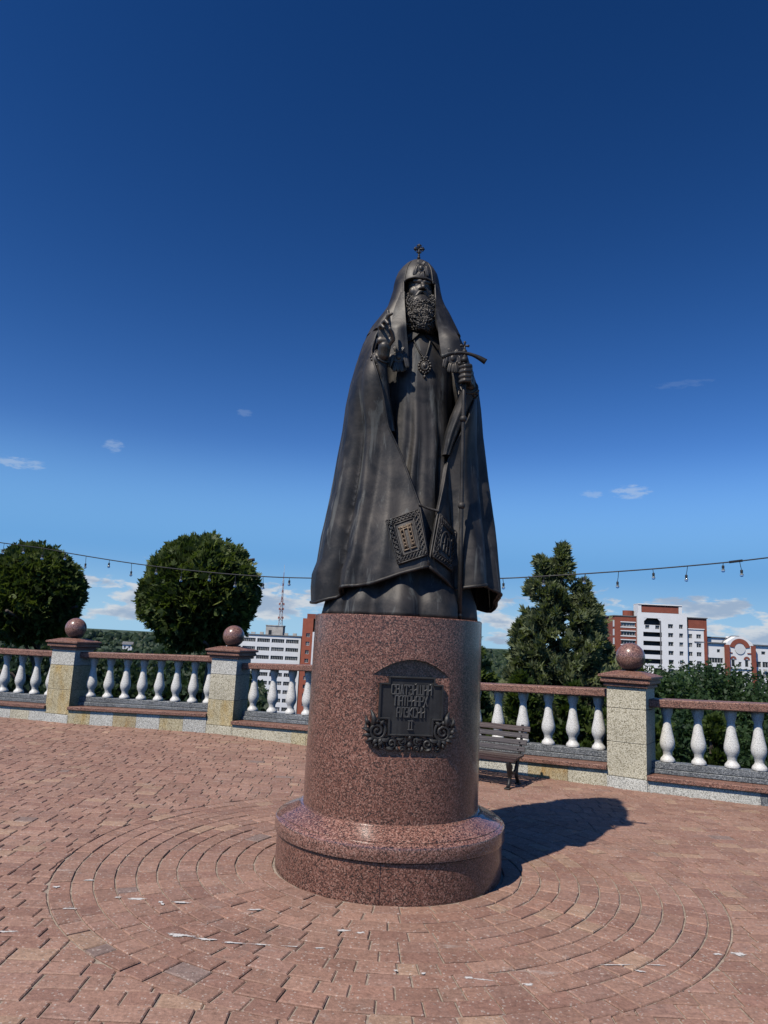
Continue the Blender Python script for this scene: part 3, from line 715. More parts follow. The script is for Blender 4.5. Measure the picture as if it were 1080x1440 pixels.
def mantle_front(x, z, off=0.):
    cx, a = np.interp(z, MZ, Mcx), np.interp(z, MZ, Ma)
    phi = math.asin(max(-.97, min(.97, (x - cx) / a)))
    for _ in range(4):
        p = mpoint(phi, z, off); phi += (x - p[0]) / (a * max(.25, math.cos(phi)))
    return mpoint(phi, z, off)[1]
NRW, NCL, ZT = 120, 220, 2.34
rows = []; edgeL, edgeR = [], []
for i in range(NRW + 1):
    v = (i / NRW) ; row = []
    for k in range(NCL + 1):
        u = k / NCL
        ph0 = lerp(phiR(.25), 2 * math.pi + phiL(.25), u); zh = hem_z(ph0 if ph0 < math.pi else ph0 - 2 * math.pi)
        z = ZT + (zh - ZT) * v
        ph = lerp(phiR(z), 2 * math.pi + phiL(z), u)
        if ph > math.pi: ph -= 2 * math.pi
        row.append(mpoint(ph, z))
    rows.append(row); edgeR.append(row[0]); edgeL.append(row[-1])
m = MB(); m.grid(rows); mantle = m.build('mantle', BRONZE, statue, smooth=True)
def outward(o):
    me = o.data; s = 0
    for p in list(me.polygons)[::7]: s += p.normal.x * p.center.x + p.normal.y * p.center.y
    if s < 0: me.flip_normals()
outward(mantle)
md = mantle.modifiers.new('s', 'SOLIDIFY'); md.thickness = .026; md.offset = -1; bpy.context.view_layer.update(); applied(mantle); smooth_all(mantle.data)
mantle.data.set_sharp_from_angle(angle=R(50))
b = MB()
for e in (edgeL, edgeR):
    pts = [e[i] for i in range(8, NRW + 1, 2)]; b.tube(pts, .0075, 7)
b.build('mantle_edging', BRONZE, statue, smooth=True)
hemline = [rows[-1][k] for k in range(0, NCL + 1, 2)]
b = MB(); b.tube([(p[0], p[1], p[2]) for p in hemline], .012, 7); b.build('mantle_hem', BRONZE, statue, smooth=True)

# cassock
KZ = [0., .10, .22, .40, .6, .9, 1.2, 1.5, 1.75, 1.95, 2.10, 2.19, 2.26]
Ka = [.575, .560, .515, .46, .41, .35, .315, .285, .28, .285, .25, .17, .10]
Kb = [.555, .545, .495, .435, .385, .345, .315, .295, .275, .245, .20, .155, .10]
KF = [(-66, .16, .03), (-50, .09, -.04), (-36, .12, .025), (-22, .08, -.045), (-2, .15, .055), (13, .07, -.05), (30, .16, .05), (48, .07, -.05), (64, .12, .03), (85, .1, -.03), (-85, .1, -.03), (110, .12, .03), (-110, .12, .03), (140, .1, -.03), (-140, .1, -.03), (170, .1, .03)]
P = []
for i in range(91):
    z = 2.26 * i / 90; a, bb = np.interp(z, KZ, Ka), np.interp(z, KZ, Kb); r = []
    for k in range(160):
        ph = 2 * math.pi * k / 160 - math.pi; f = 0
        for p, w, A in KF:
            d = (ph - R(p) + math.pi) % (2 * math.pi) - math.pi; f += A * math.exp(-(d / w) ** 2)
        lowf = max(0., 1 - z / .55); f *= lowf ** .8 * .8
        mid = math.exp(-((z - 1.0) / .55) ** 2) * (math.cos(ph) > 0)
        f += mid * (.012 * math.cos(ph * 15 + .6 + .5 * math.sin(z * 3)) + .007 * math.cos(ph * 25 + z)) * max(0, math.cos(ph))
        f += .006 * mnoise.noise(Vector((math.sin(ph) * 2, math.cos(ph) * 2, z * 2.2 + 7)))
        cxk = np.interp(z, [0, .5, 1.3, 2.26], [.006, .03, .075, .045]); n = Vector((math.sin(ph) / a, -math.cos(ph) / bb)).normalized()
        r.append((cxk + a * math.sin(ph) + n.x * f, -bb * math.cos(ph) + n.y * f, z))
    P.append(r)
m = MB(); m.grid(P, True); m.f.append(tuple(range(160))); m.m.append(0)
cass = m.build('cassock', BRONZE, statue, smooth=True); fix_normals(cass)
def cass_front(x, z):
    a, bb = np.interp(z, KZ, Ka), np.interp(z, KZ, Kb); cxk = np.interp(z, [0, .5, 1.3, 2.26], [.006, .03, .075, .045])
    return -bb * math.sqrt(max(.02, 1 - ((x - cxk) / a) ** 2))

# body: one continuous mesh - head with face, neck, trunk, arms and hands
YAW = Matrix.Translation((.045, -.030, 2.515)) @ Matrix.Rotation(R(10), 4, 'Z') @ Matrix.Rotation(R(-3), 4, 'X')
def H(x, f, h): return YAW @ Vector((x, -f, h))
bd = MB()
def hb(c, r): bd.ball(H(*c), (r[0], r[1], r[2]), 20, 14, Matrix.Rotation(R(10), 4, 'Z'))
hb((0, 0, .08), (.120, .140, .165)); hb((0, .056, .0), (.090, .088, .145)); hb((0, .05, -.085), (.072, .070, .070))
bd.capsule(H(-.060, .122, .080), H(-.016, .138, .074), .017, .018); bd.capsule(H(.060, .122, .080), H(.016, .138, .074), .017, .018)
bd.capsule(H(0, .134, .068), H(0, .170, .010), .0125, .0175); hb((-.017, .152, .006), (.015, .017, .012)); hb((.017, .152, .006), (.015, .017, .012))
for s in (-1, 1):
    hb((s * .052, .088, .002), (.045, .036, .050)); hb((s * .039, .119, .049), (.019, .015, .0125)); bd.capsule(H(s * .060, .108, .058), H(s * .022, .128, .060), .007)
    bd.capsule(H(s * .058, .106, .040), H(s * .024, .124, .037), .006)
    hb((s * .112, .0, .03), (.014, .028, .042))
bd.capsule(H(-.022, .138, -.046), H(.022, .138, -.046), .010); bd.capsule(H(-.018, .136, -.060), H(.018, .136, -.060), .011)
bd.capsule((.045, .02, 2.42), (.045, .02, 2.1), .085, .10)
bd.capsule((.04, .0, 2.06), (.04, 0, 1.25), .17, .15); bd.capsule((-.22, .0, 2.06), (.30, 0, 2.06), .10, .10)
bd.capsule((-.06, 0, 1.25), (-.10, 0, .15), .13, .09); bd.capsule((.13, 0, 1.25), (.15, 0, .15), .13, .09)
# viewer-left arm, raised to bless
bd.capsule((-.25, .0, 2.05), (-.345, -.14, 1.72), .088, .072); bd.capsule((-.345, -.14, 1.72), (-.205, -.385, 1.885), .070, .044)
HL = Vector
def chain(pts, r0, r1):
    for i in range(len(pts) - 1): bd.capsule(pts[i], pts[i + 1], lerp(r0, r1, i / (len(pts) - 1)), lerp(r0, r1, (i + 1) / (len(pts) - 1)))
bd.capsule((-.205, -.385, 1.885), (-.200, -.405, 1.94), .042, .046)
for x, z in ((-.236, 2.045), (-.212, 2.06), (-.186, 2.062), (-.163, 2.05)): bd.capsule((-.200, -.405, 1.935), (x, -.425, z), .033, .022)
bd.capsule((-.235, -.42, 1.98), (-.165, -.42, 1.98), .028, .028)
chain([(-.170, -.428, 2.06), (-.173, -.425, 2.11), (-.180, -.420, 2.165), (-.187, -.415, 2.215)], .0175, .0125)
chain([(-.192, -.432, 2.07), (-.200, -.436, 2.125), (-.185, -.462, 2.160), (-.160, -.478, 2.168)], .0175, .0125)
chain([(-.216, -.430, 2.065), (-.220, -.448, 2.108), (-.200, -.485, 2.110), (-.182, -.500, 2.082)], .0170, .0120)
chain([(-.238, -.425, 2.045), (-.243, -.445, 2.080), (-.226, -.482, 2.075), (-.210, -.496, 2.050)], .0150, .0110)
chain([(-.170, -.420, 1.955), (-.140, -.446, 1.985), (-.148, -.472, 2.020), (-.166, -.492, 2.045)], .0210, .0130)
# viewer-right arm, holding the staff
bd.capsule((.31, .0, 2.05), (.455, -.08, 1.60), .088, .072); bd.capsule((.455, -.08, 1.60), (.436, -.345, 1.700), .068, .044)
bd.capsule((.436, -.345, 1.700), (.428, -.385, 1.745), .042, .036); bd.capsule((.430, -.390, 1.775), (.428, -.392, 1.705), .030, .028)
RODP = Vector((.385, -.425))
for i, z in enumerate((1.805, 1.768, 1.731, 1.696)):
    r = (.0185, .0190, .0180, .0160)[i]
    chain([(.432, -.400, z), (.425, -.446, z + .006), (.388, -.462, z - .002), (.356, -.440, z - .006), (.360, -.412, z - .004)], r, r * .78)
chain([(.420, -.385, 1.785), (.385, -.392, 1.822), (.350, -.412, 1.838)], .019, .013)
body = bd.build('body', BRONZE_W, statue)
md = body.modifiers.new('r', 'REMESH'); md.mode = 'VOXEL'; md.voxel_size = .0052; md.use_smooth_shade = True
ms = body.modifiers.new('s', 'SMOOTH'); ms.iterations = 4; ms.factor = .5
bpy.context.view_layer.update(); applied(body); smooth_all(body.data)

# domed hat with the veil that falls over the shoulders
VZ = [2.15, 2.25, 2.376, 2.436, 2.495, 2.59, 2.634, 2.69, 2.731, 2.778, 2.815, 2.843, 2.858]
Vcx = [.028, .026, .038, .038, .034, .033, .030, .031, .032, .034, .036, .036, .036]
Va = [.392, .345, .270, .233, .212, .187, .181, .169, .156, .127, .096, .058, .004]
Vf = [.285, .255, .225, .212, .202, .188, .180, .166, .150, .120, .088, .052, .004]
Vb = [.33, .30, .265, .245, .23, .21, .20, .185, .168, .135, .098, .058, .004]
vLz = [2.0, 2.06, 2.242, 2.45, 2.60]; vLx = [-.03, -.034, -.058, -.074, -.080]
vRz = [2.0, 2.13, 2.35, 2.60]; vRx = [.21, .205, .184, .168]
def vp(ph, z, off=0.):
    cx, a = np.interp(z, VZ, Vcx), np.interp(z, VZ, Va) + off; c = math.cos(ph); b_ = (np.interp(z, VZ, Vf) if c > 0 else np.interp(z, VZ, Vb)) + off
    g = max(0, min(1, (2.62 - z) / .4)); w = (.010 * math.sin(ph * 7 + 1) + .006 * math.sin(ph * 13)) * g if abs(ph) > .5 else 0
    return (cx + (a + w) * math.sin(ph), -(b_ + w) * c, z)
zr = sorted(set([2.858, 2.852, 2.843, 2.83, 2.815, 2.797, 2.778, 2.755, 2.731, 2.71, 2.69, 2.66, 2.64, 2.628] + [2.622 - .0016 * k for k in range(1, 24)] + [2.58 - k * .02 for k in range(1, 21)]), reverse=True)
rows = []
for i, z in enumerate(zr):
    fx = math.asin(max(-.95, min(.95, (.048 - np.interp(z, VZ, Vcx)) / max(.03, np.interp(z, VZ, Va)))))
    op = 0. if z >= 2.622 else 1. if z <= 2.588 else math.sqrt(max(0, 1 - ((z - 2.588) / .034) ** 2))
    pL = math.asin(max(-.98, min(.98, (np.interp(z, vLz, vLx) - np.interp(z, VZ, Vcx)) / max(.03, np.interp(z, VZ, Va)))))
    pR = math.asin(max(-.98, min(.98, (np.interp(z, vRz, vRx) - np.interp(z, VZ, Vcx)) / max(.03, np.interp(z, VZ, Va)))))
    pL, pR = lerp(fx, pL, op), lerp(fx, pR, op)
    rows.append([vp(ph if ph <= math.pi else ph - 2 * math.pi, z) for ph in [lerp(pR, 2 * math.pi + pL, k / 120) for k in range(121)]])
m = MB(); m.grid(rows); veil = m.build('hat_veil', BRONZE_V, statue, smooth=True); outward(veil)
md = veil.modifiers.new('s', 'SOLIDIFY'); md.thickness = .018; md.offset = -.6; bpy.context.view_layer.update(); applied(veil); smooth_all(veil.data); veil.data.set_sharp_from_angle(angle=R(60))
# raised rims: veil border and brow line
b = MB()
iz = [i for i, z in enumerate(zr) if z < 2.621]
b.tube([rows[i][-1] for i in iz[::-1]] + [rows[i][0] for i in iz], .0085, 7)
for s in (-1, 1):
    pts = []
    for z in np.linspace(2.80, 2.585, 14):
        ph = s * .62 + .05; pts.append(vp(ph, z, .004))
    b.tube(pts, .006, 6)
b.build('veil_border', BRONZE_V, statue, smooth=True)

def veil_front(x, z):
    cx, a = np.interp(z, VZ, Vcx), np.interp(z, VZ, Va); q = max(-.98, min(.98, (x - cx) / a)); return -np.interp(z, VZ, Vf) * math.sqrt(1 - q * q)
def lappet(zs, xl, xr, tab, bow):
    m = MB(); P = []
    n = 60
    for i in range(n + 1):
        z = lerp(zs[0], zs[-1], i / n); l, r = np.interp(-z, [-q for q in zs], xl), np.interp(-z, [-q for q in zs], xr); row = []
        for k in range(13):
            u = k / 12; x = lerp(l, r, u); low = np.interp(z, [q[0] for q in tab], [q[1] for q in tab]) - bow * math.sin(math.pi * u)
            hug = veil_front(x, z) - np.interp(z, [2.15, 2.3, 2.52], [.024, .014, .004]); t = max(0., min(1., (z - 2.08) / .14)); t = t * t * (3 - 2 * t)
            row.append((x, lerp(low, hug, t), z))
        P.append(row)
    m.grid(P); return m
lapLz = [2.50, 2.40, 2.30, 2.20, 2.13, 2.06, 1.99, 1.93, 1.875, 1.84, 1.815, 1.80, 1.791]
LL = lappet(lapLz, [-.100, -.130, -.150, -.158, -.163, -.158, -.152, -.160, -.167, -.160, -.142, -.115, -.085], [-.070, -.066, -.058, -.050, -.042, -.032, -.025, -.020, -.019, -.021, -.028, -.045, -.075], [(1.79, -.300), (2.0, -.290), (2.15, -.274)], .022)
lapRz = [2.50, 2.40, 2.30, 2.20, 2.114, 2.02, 1.932, 1.88, 1.85, 1.83, 1.818, 1.811]
LR = lappet(lapRz, [.174, .176, .178, .188, .201, .214, .229, .246, .258, .274, .292, .318], [.200, .240, .290, .325, .352, .372, .392, .395, .392, .380, .362, .340], [(1.80, -.292), (2.0, -.282), (2.15, -.264)], .022)
laps = []
for Lm in (LL, LR):
    o = Lm.build('veil_lappet', BRONZE_V, statue, smooth=True); o.data.flip_normals() if sum(p.normal.y for p in o.data.polygons) > 0 else None
    md = o.modifiers.new('s', 'SOLIDIFY'); md.thickness = .022; md.offset = -1; bpy.context.view_layer.update(); applied(o); smooth_all(o.data); o.data.set_sharp_from_angle(angle=R(50)); laps.append(o)
def seraph(cx, y, cz, k, parent, rot=0.):
    """winged face in low relief"""
    b = MB(); Mr = Matrix.Translation((cx, y, cz)) @ Matrix.Rotation(rot, 4, 'Z') @ Matrix.Diagonal((k, k * .6, k, 1))
    def ad(f): 
        n0 = len(b.v); f(); b.v[n0:] = [tuple(Mr @ Vector(p)) for p in b.v[n0:]]
    ad(lambda: b.ball((0, -.004, .010), (.031, .006, .033), 20, 8))
    ad(lambda: b.ball((0, -.010, .010), (.015, .013, .018), 12, 8))
    ad(lambda: b.tube([(.029 * math.cos(t * .35), -.007, .010 + .031 * math.sin(t * .35)) for t in range(19)], .0035, 6))
    def wing(x, z, w, l, tilt):
        Mw = Matrix.Translation((x, -.004, z)) @ Matrix.Rotation(tilt, 4, 'Y')
        for j, (q, o_) in enumerate(((0, 0), (-.30, .0015), (.30, .003))):
            ad(lambda: b.ball((0, 0, 0), (w * .62, .0075, l), 12, 8, Mw @ Matrix.Translation((q * w, -o_, -abs(q) * l * .25))))
    for s in (-1, 1):
        wing(s * .018, .050, .011, .020, s * .5); wing(s * .040, -.008, .016, .040, -s * .22); wing(s * .016, -.042, .013, .030, -s * .18)
    wing(0, -.046, .011, .026, 0)
    return b.build('seraph_relief', BRONZE_W, parent, smooth=True)
seraph(.052, -.172, 2.690, 1.1, veil, R(4)); seraph(-.092, -.318, 1.890, 1.42, laps[0], R(-4)); seraph(.310, -.306, 1.905, 1.35, laps[1], R(6))
# cross on the hat
b = MB(); cxp, czp = .036, 2.963
b.tube([(cxp, 0, 2.85), (cxp, 0, 2.93)], [.010, .007], 8); b.ball((cxp, 0, 2.885), .014, 10, 8); b.ball((cxp, 0, 2.908), .010, 10, 8)
for dx, dz in ((1, 0), (-1, 0), (0, 1), (0, -1)):
    b.tube([(cxp, 0, czp), (cxp + dx * .022, 0, czp + dz * .022), (cxp + dx * .036, 0, czp + dz * .036), (cxp + dx * .046, 0, czp + dz * .046)], [.010, .009, .013, .003], 8)
    b.ball((cxp + dx * .030 - dz * .014, 0, czp + dz * .030 - dx * .014), .007, 8, 6); b.ball((cxp + dx * .030 + dz * .014, 0, czp + dz * .030 + dx * .014), .007, 8, 6)
    b.ball((cxp + (dx + dz) * .016, 0, czp + (dz - dx) * .016), .006, 8, 6)
b.build('hat_cross', BRONZE, statue, smooth=True)

# beard and moustache: many small curled locks on one base
be = MB(); rb = random.Random(5)
be.ball((.056, -.135, 2.345), (.108, .085, .165), 20, 14); be.ball((.050, -.09, 2.42), (.122, .085, .11), 20, 14)
be.ball((.085, -.165, 2.255), (.085, .06, .075), 16, 10)
def lock(p, d, L, r, sw):
    p = Vector(p); d = Vector(d).normalized(); side = d.cross(Vector((0, -1, 0))); side = side.normalized() if side.length > .1 else Vector((1, 0, 0)); pts, rr = [], []
    for k in range(6):
        t = k / 5; pts.append(p + d * L * t + side * sw * math.sin(t * 4.2) * L * .42 + Vector((0, -1, 0)) * .012 * math.sin(math.pi * t)); rr.append(r * (.55 + .45 * math.sin(math.pi * (.2 + .7 * t))) * (1 if k < 5 else .35))
    be.tube(pts, rr, 6)
for k in range(2300):
    z = rb.uniform(2.182, 2.52); t = (2.52 - z) / .335
    hw = np.interp(t, [0, .25, .6, .85, 1], [.118, .125, .120, .104, .058]); xc = np.interp(t, [0, 1], [.046, .082])
    u = rb.uniform(-1, 1); x = xc + hw * u
    if t < .30 and abs(u) < .70 - .5 * (t / .30) * .4: continue
    y = -np.interp(t, [0, .3, .6, 1], [.137, .204, .228, .215]) * math.sqrt(max(.03, 1 - .80 * u * u)) - .012 * rb.uniform(.2, 1.3) - .012 * mnoise.noise(Vector((x * 22, z * 22, 1)))
    lock((x, y, z), (u * .35 + rb.uniform(-.9, .9), -.25, -1 + rb.uniform(0, .9)), rb.uniform(.014, .034), rb.uniform(.0032, .0064), rb.choice((-1, 1)) * rb.uniform(.5, 1.3))
for s in (-1, 1):
    for k in range(4):
        a = H(s * (.004 + .004 * k), .155 - .004 * k, -.020 - .004 * k); c_ = H(s * (.040 + .004 * k), .140, -.030 - .010 * k); e = H(s * (.062 + .003 * k), .115, -.062 - .012 * k)
        be.tube(catmull([a, c_, e], 5), [.010, .012, .013, .013, .012, .011, .010, .009, .008, .006, .003], 6)
    for k in range(3): be.tube([H(s * .018, .150, .092 + .002 * k), H(s * .042, .146 - .004 * k, .098), H(s * .066, .122, .086 + .003 * k)], [.006, .009, .004], 6)
be.build('beard', BRONZE_W, statue, smooth=True)

# collar flaps, chain and pendant
for pts in ([(-.045, 2.26), (-.040, 2.06), (.012, 2.09), (.058, 2.150), (.05, 2.26)], [(.10, 2.26), (.108, 2.145), (.155, 2.09), (.205, 2.02), (.185, 2.26)]):
    b = MB(); b.prism(pts, -.006, .014, lambda x, y, z: (x, y + cass_front(x, z) - .022, z)); fix_normals(b.build('collar_flap', BRONZE, statue))
b = MB()
def cf(x, z, o=.012): return (x, cass_front(x, z) - o, z)
for side in ([(.020, 2.085), (.040, 2.035), (.064, 1.985), (.100, 1.930)], [(.142, 2.085), (.135, 2.045), (.124, 1.990), (.108, 1.930)]):
    pts = catmull([cf(x, z) for x, z in side], 6)
    for p in pts: b.ball(p, .0072, 8, 6)
b.build('neck_chain', BRONZE_W, statue, smooth=True)
b = MB(); py = cass_front(.106, 1.865) - .016
Mr = Matrix.Rotation(R(90), 4, 'X')
b.ball((.106, py, 1.862), (.034, .016, .042), 18, 10); b.ball((.106, py - .012, 1.862), (.015, .014, .020), 12, 8)
for k in range(14):
    a = 2 * math.pi * k / 14; b.ball((.106 + .044 * math.cos(a), py, 1.862 + .051 * math.sin(a)), .0105, 8, 6)
b.tube([(.106 + .027 * math.cos(t * .35), py - .012, 1.862 + .034 * math.sin(t * .35)) for t in range(19)], .004, 6)
b.ball((.104, py, 1.926), (.018, .012, .012), 10, 6); b.ball((.086, py, 1.932), .010, 8, 6); b.ball((.122, py, 1.932), .010, 8, 6)
b.tube([(.107, py, 1.806), (.108, py, 1.792)], .004, 6); b.ball((.108, py, 1.780), (.010, .010, .013), 10, 8)
b.build('pendant', BRONZE_W, statue, smooth=True)

# sleeves (open hanging cuffs)
def sleeve(rings, name='sleeve'):
    m = MB(); P = []
    n = 36
    cs = catmull([r[0] for r in rings], 6); ra = np.interp(np.linspace(0, len(rings) - 1, len(cs)), range(len(rings)), [r[1] for r in rings]); rb_ = np.interp(np.linspace(0, len(rings) - 1, len(cs)), range(len(rings)), [r[2] for r in rings])
    for i, c in enumerate(cs):
        t = i / (len(cs) - 1)
        P.append([(c.x + ra[i] * math.cos(2 * math.pi * k / n) * (1 + .10 * t * math.sin(k * 2 * math.pi / n * 5)), c.y + rb_[i] * math.sin(2 * math.pi * k / n) * (1 + .10 * t * math.sin(k * 2 * math.pi / n * 7 + 1)), c.z) for k in range(n)])
    m.grid(P, True); o = m.build(name, BRONZE, statue, smooth=True); fix_normals(o)
    md = o.modifiers.new('s', 'SOLIDIFY'); md.thickness = .014; md.offset = -1; bpy.context.view_layer.update(); applied(o); smooth_all(o.data); o.data.set_sharp_from_angle(angle=R(60)); return o
sleeve([((-.228, -.350, 1.868), .050, .055), ((-.215, -.305, 1.76), .055, .09), ((-.188, -.272, 1.60), .050, .09), ((-.152, -.268, 1.46), .042, .07), ((-.122, -.285, 1.335), .030, .045)])
sleeve([((.432, -.318, 1.70), .050, .055), ((.418, -.275, 1.62), .060, .08), ((.372, -.262, 1.48), .062, .08), ((.320, -.275, 1.33), .048, .065), ((.284, -.290, 1.178), .030, .040)])
# embroidered cuffs
for a, c in (((-.262, -.300, 1.835), (-.212, -.372, 1.885)), ((.438, -.270, 1.665), (.434, -.335, 1.695))):
    b = MB(); b.tube([Vector(a), Vector(a).lerp(Vector(c), .5), Vector(c)], [.070, .066, .058], 18, flat=1.0); a_, c_ = Vector(a), Vector(c)
    for t in (.05, .95): 
        p = a_.lerp(c_, t); d = (c_ - a_).normalized(); q = d.orthogonal().normalized(); w = d.cross(q); r = lerp(.073, .062, t)
        b.tube([p + (q * math.cos(k * math.pi / 10) + w * math.sin(k * math.pi / 10)) * r for k in range(21)], .006, 6)
    for k in range(14):
        an = 2 * math.pi * k / 14; p = a_.lerp(c_, .5); d = (c_ - a_).normalized(); q = d.orthogonal().normalized(); w = d.cross(q); b.ball(p + (q * math.cos(an) + w * math.sin(an)) * .067, .011, 8, 6)
    b.build('cuff', BRONZE_W, statue, smooth=True)

# staff with curved crossbar
st = MB(); top, bot = Vector((.383, -.425, 1.985)), Vector((.408, -.372, .004))
sp = lambda z: bot.lerp(top, (z - bot.z) / (top.z - bot.z))
st.tube([sp(z) for z in (.004, .5, 1.0, 1.5, 1.90)], [.0165, .0155, .0150, .0145, .014], 12)
for z, r in ((.794, .027), (1.422, .027), (.03, .020)): st.ball(sp(z), r, 14, 10)
st.ball(sp(1.862), (.030, .030, .026), 14, 10); st.ball(sp(1.835), (.020, .020, .012), 12, 8); st.ball(sp(1.925), (.020, .020, .022), 12, 8)
staff = st.build('staff', BRONZE, statue, smooth=True)
b = MB(); q = sp(1.90)
bar = catmull([(.220, -.43, 1.876), (.268, -.432, 1.898), (.325, -.432, 1.911), (.380, -.43, 1.914), (.432, -.428, 1.906), (.486, -.424, 1.887), (.540, -.42, 1.858)], 5)
b.tube(bar, [lerp(.020, .0125, min(1, abs(k / (len(bar) - 1)) / .3)) if k / (len(bar) - 1) < .5 else lerp(.022, .0125, min(1, (1 - k / (len(bar) - 1)) / .3)) for k in range(len(bar))], 10)
b.build('crossbar', BRONZE, staff, smooth=True)
b = MB(); c = Vector((.383, -.425, 1.972))
b.tube([sp(1.93), c], [.009, .007], 8)
for dx, dz in ((1, 0), (-1, 0), (0, 1)):
    b.tube([c, c + Vector((dx * .018, 0, dz * .018)), c + Vector((dx * .028, 0, dz * .028)), c + Vector((dx * .036, 0, dz * .036))], [.008, .008, .012, .003], 8)
b.build('small_cross', BRONZE, staff, smooth=True)

# corner tablets on the mantle hem, in relief
def patch(c00, c10, c11, c01, off):
    """maps (u, v) in the quad to the mantle front; v runs from the top edge down"""
    A, B, C, D = [Vector(p) for p in (c00, c10, c11, c01)]
    def f(u, v, o=0.):
        p = A.lerp(B, u).lerp(D.lerp(C, u), v); return Vector((p.x, mantle_front(p.x, p.y, off + o), p.y))
    return f
def tablet(f):
    m = MB(); m.grid([[f(u, v) for u in np.linspace(0, 1, 14)] for v in np.linspace(0, 1, 16)]); m.grid([[f(u, v, -.02) for u in np.linspace(0, 1, 14)] for v in np.linspace(0, 1, 16)])
    o = m.build('hem_tablet', BRONZE, statue, smooth=True)
    b = MB()
    def line(pts, r=.006, o_=.003): b.tube([f(u, v, o_) for u, v in pts], r, 6)
    L = lambda a, c, n=9: [(lerp(a[0], c[0], k / n), lerp(a[1], c[1], k / n)) for k in range(n + 1)]
    for e in (.0, .20):
        i = e; jv = e * .72
        line(L((i, jv), (1 - i, jv)) , .0065); line(L((1 - i, jv), (1 - i, 1 - jv)), .0065); line(L((1 - i, 1 - jv), (i, 1 - jv)), .0065); line(L((i, 1 - jv), (i, jv)), .0065)
    # interlaced braid in the frame
    for s in (0, 1):
        for side in range(4):
            pts = []
            for k in range(41):
                t = k / 40; w = .5 + .30 * math.sin(t * math.pi * 9 + s * math.pi)
                if side == 0: pts.append((t, w * .144))
                elif side == 1: pts.append((1 - w * .20, t))
                elif side == 2: pts.append((t, 1 - w * .144))
                else: pts.append((w * .20, t))
            b.tube([f(u, v, .005 + .003 * math.cos(k * .7 + s * 3)) for k, (u, v) in enumerate(pts)], .0048, 6)
    b.build('braided_frame', BRONZE, o, smooth=True)
    return o
fL = patch((-.128, .645), (.092, .737), (.160, .417), (-.032, .344), .014)
tl = tablet(fL)
b = MB()
def seg(f, b, p, q, r, o=.004, n=6): b.tube([f(lerp(p[0], q[0], k / n), lerp(p[1], q[1], k / n), o) for k in range(n + 1)], r, 6)
for u in (.38, .62):
    seg(fL, b, (u - .05, .26), (u - .05, .76), .006); seg(fL, b, (u + .05, .26), (u + .05, .76), .006)
    seg(fL, b, (u - .10, .77), (u + .10, .77), .007); seg(fL, b, (u - .10, .25), (u + .10, .25), .007)
    for v in (.33, .43, .53, .62, .69): b.ball(fL(u, v, .004), .0115, 8, 6)
for v in (.27, .31): seg(fL, b, (.33, v), (.67, v), .006)
b.build('relief_letter', BRONZE_L, tl, smooth=True)
fR = patch((.246, .718), (.372, .620), (.346, .330), (.196, .410), .014)
tr = tablet(fR); b = MB()
arch = [(.28, .74), (.28, .45), (.36, .32), (.50, .25), (.64, .32), (.72, .45), (.72, .74)]
b.tube(catmull([fR(u, v, .004) for u, v in arch], 4), .008, 6)
seg(fR, b, (.44, .36), (.44, .74), .007); seg(fR, b, (.58, .36), (.58, .74), .007); seg(fR, b, (.28, .56), (.72, .56), .006)
b.build('relief_letter', BRONZE, tr, smooth=True)
# short chain that holds the mantle together above the tablets
b = MB()
pts = catmull([Vector(edgeL[int(np.argmin([abs(e[2] - .775) for e in edgeL]))]) + Vector((0, -.012, 0)), Vector((.165, mantle_front(.14, .75) + .01, .752)), Vector(edgeR[int(np.argmin([abs(e[2] - .745) for e in edgeR]))]) + Vector((0, -.012, 0))], 7)
for p in pts: b.ball(p, .010, 8, 6)
b.build('clasp_chain', BRONZE, statue, smooth=True)
#@@PART3
# ------------------------------------------------------------------ bench behind the monument
bench = thing('park_bench', 'dark slatted park bench with cast iron legs between monument and balustrade', 'bench', (1.522, 8.245, 0), R(-28))
BL = 1.75                                   # runs to -x from its right end
for i, (yy, zz, tl_) in enumerate(((.015, .285, 8), (.095, .298, 3), (.175, .305, 1), (.255, .306, 0), (.335, .312, -6))):
    b = MB(); b.box((-BL / 2 + .04, yy, zz), (BL, .068, .026), M=Matrix.Rotation(R(-tl_), 4, 'X'), ch=.004); b.build('seat_slat', WOOD_D if i < 4 else WOOD_G, bench)
for i in range(4):
    zz = .372 + i * .073; yy = .395 + i * .026
    b = MB(); b.box((-BL / 2 + .04 + .012 * i, yy, zz), (BL, .024, .058 if i < 3 else .062), M=Matrix.Rotation(R(-18), 4, 'X'), ch=.004); s_ = b.build('back_slat', WOOD_G if i < 3 else WOOD_D, bench)
    for x in (-.04, -BL + .12):
        b = MB(); b.ball((x + .012 * i, yy - .016, zz), (.010, .006, .010), 8, 6); b.build('bolt', IRON, s_)
for x in (-.02, -BL + .10):
    b = MB()
    b.tube(catmull([(x, -.015, .262), (x, .0, .20), (x, .035, .12), (x, .01, .045), (x, -.03, .012)], 6), [.030] * 5 + [.026] * 8 + [.022] * 12, 8)
    b.tube(catmull([(x, .33, .285), (x, .29, .20), (x, .27, .12), (x, .31, .05), (x, .345, .012)], 6), .022, 8)
    b.tube(catmull([(x, .02, .262), (x, .09, .16), (x, .16, .145), (x, .23, .165), (x, .30, .262)], 6), .016, 8)
    b.tube(catmull([(x, -.04, .268), (x, .12, .272), (x, .30, .288), (x, .40, .34), (x, .46, .50), (x, .49, .635)], 5), .017, 8)
    b.box((x, -.035, .008), (.055, .075, .018), ch=.004); b.box((x, .345, .008), (.055, .075, .018), ch=.004)
    b.ball((x, .05, .215), (.026, .045, .04), 10, 8)
    b.build('leg', IRON, bench, smooth=50)

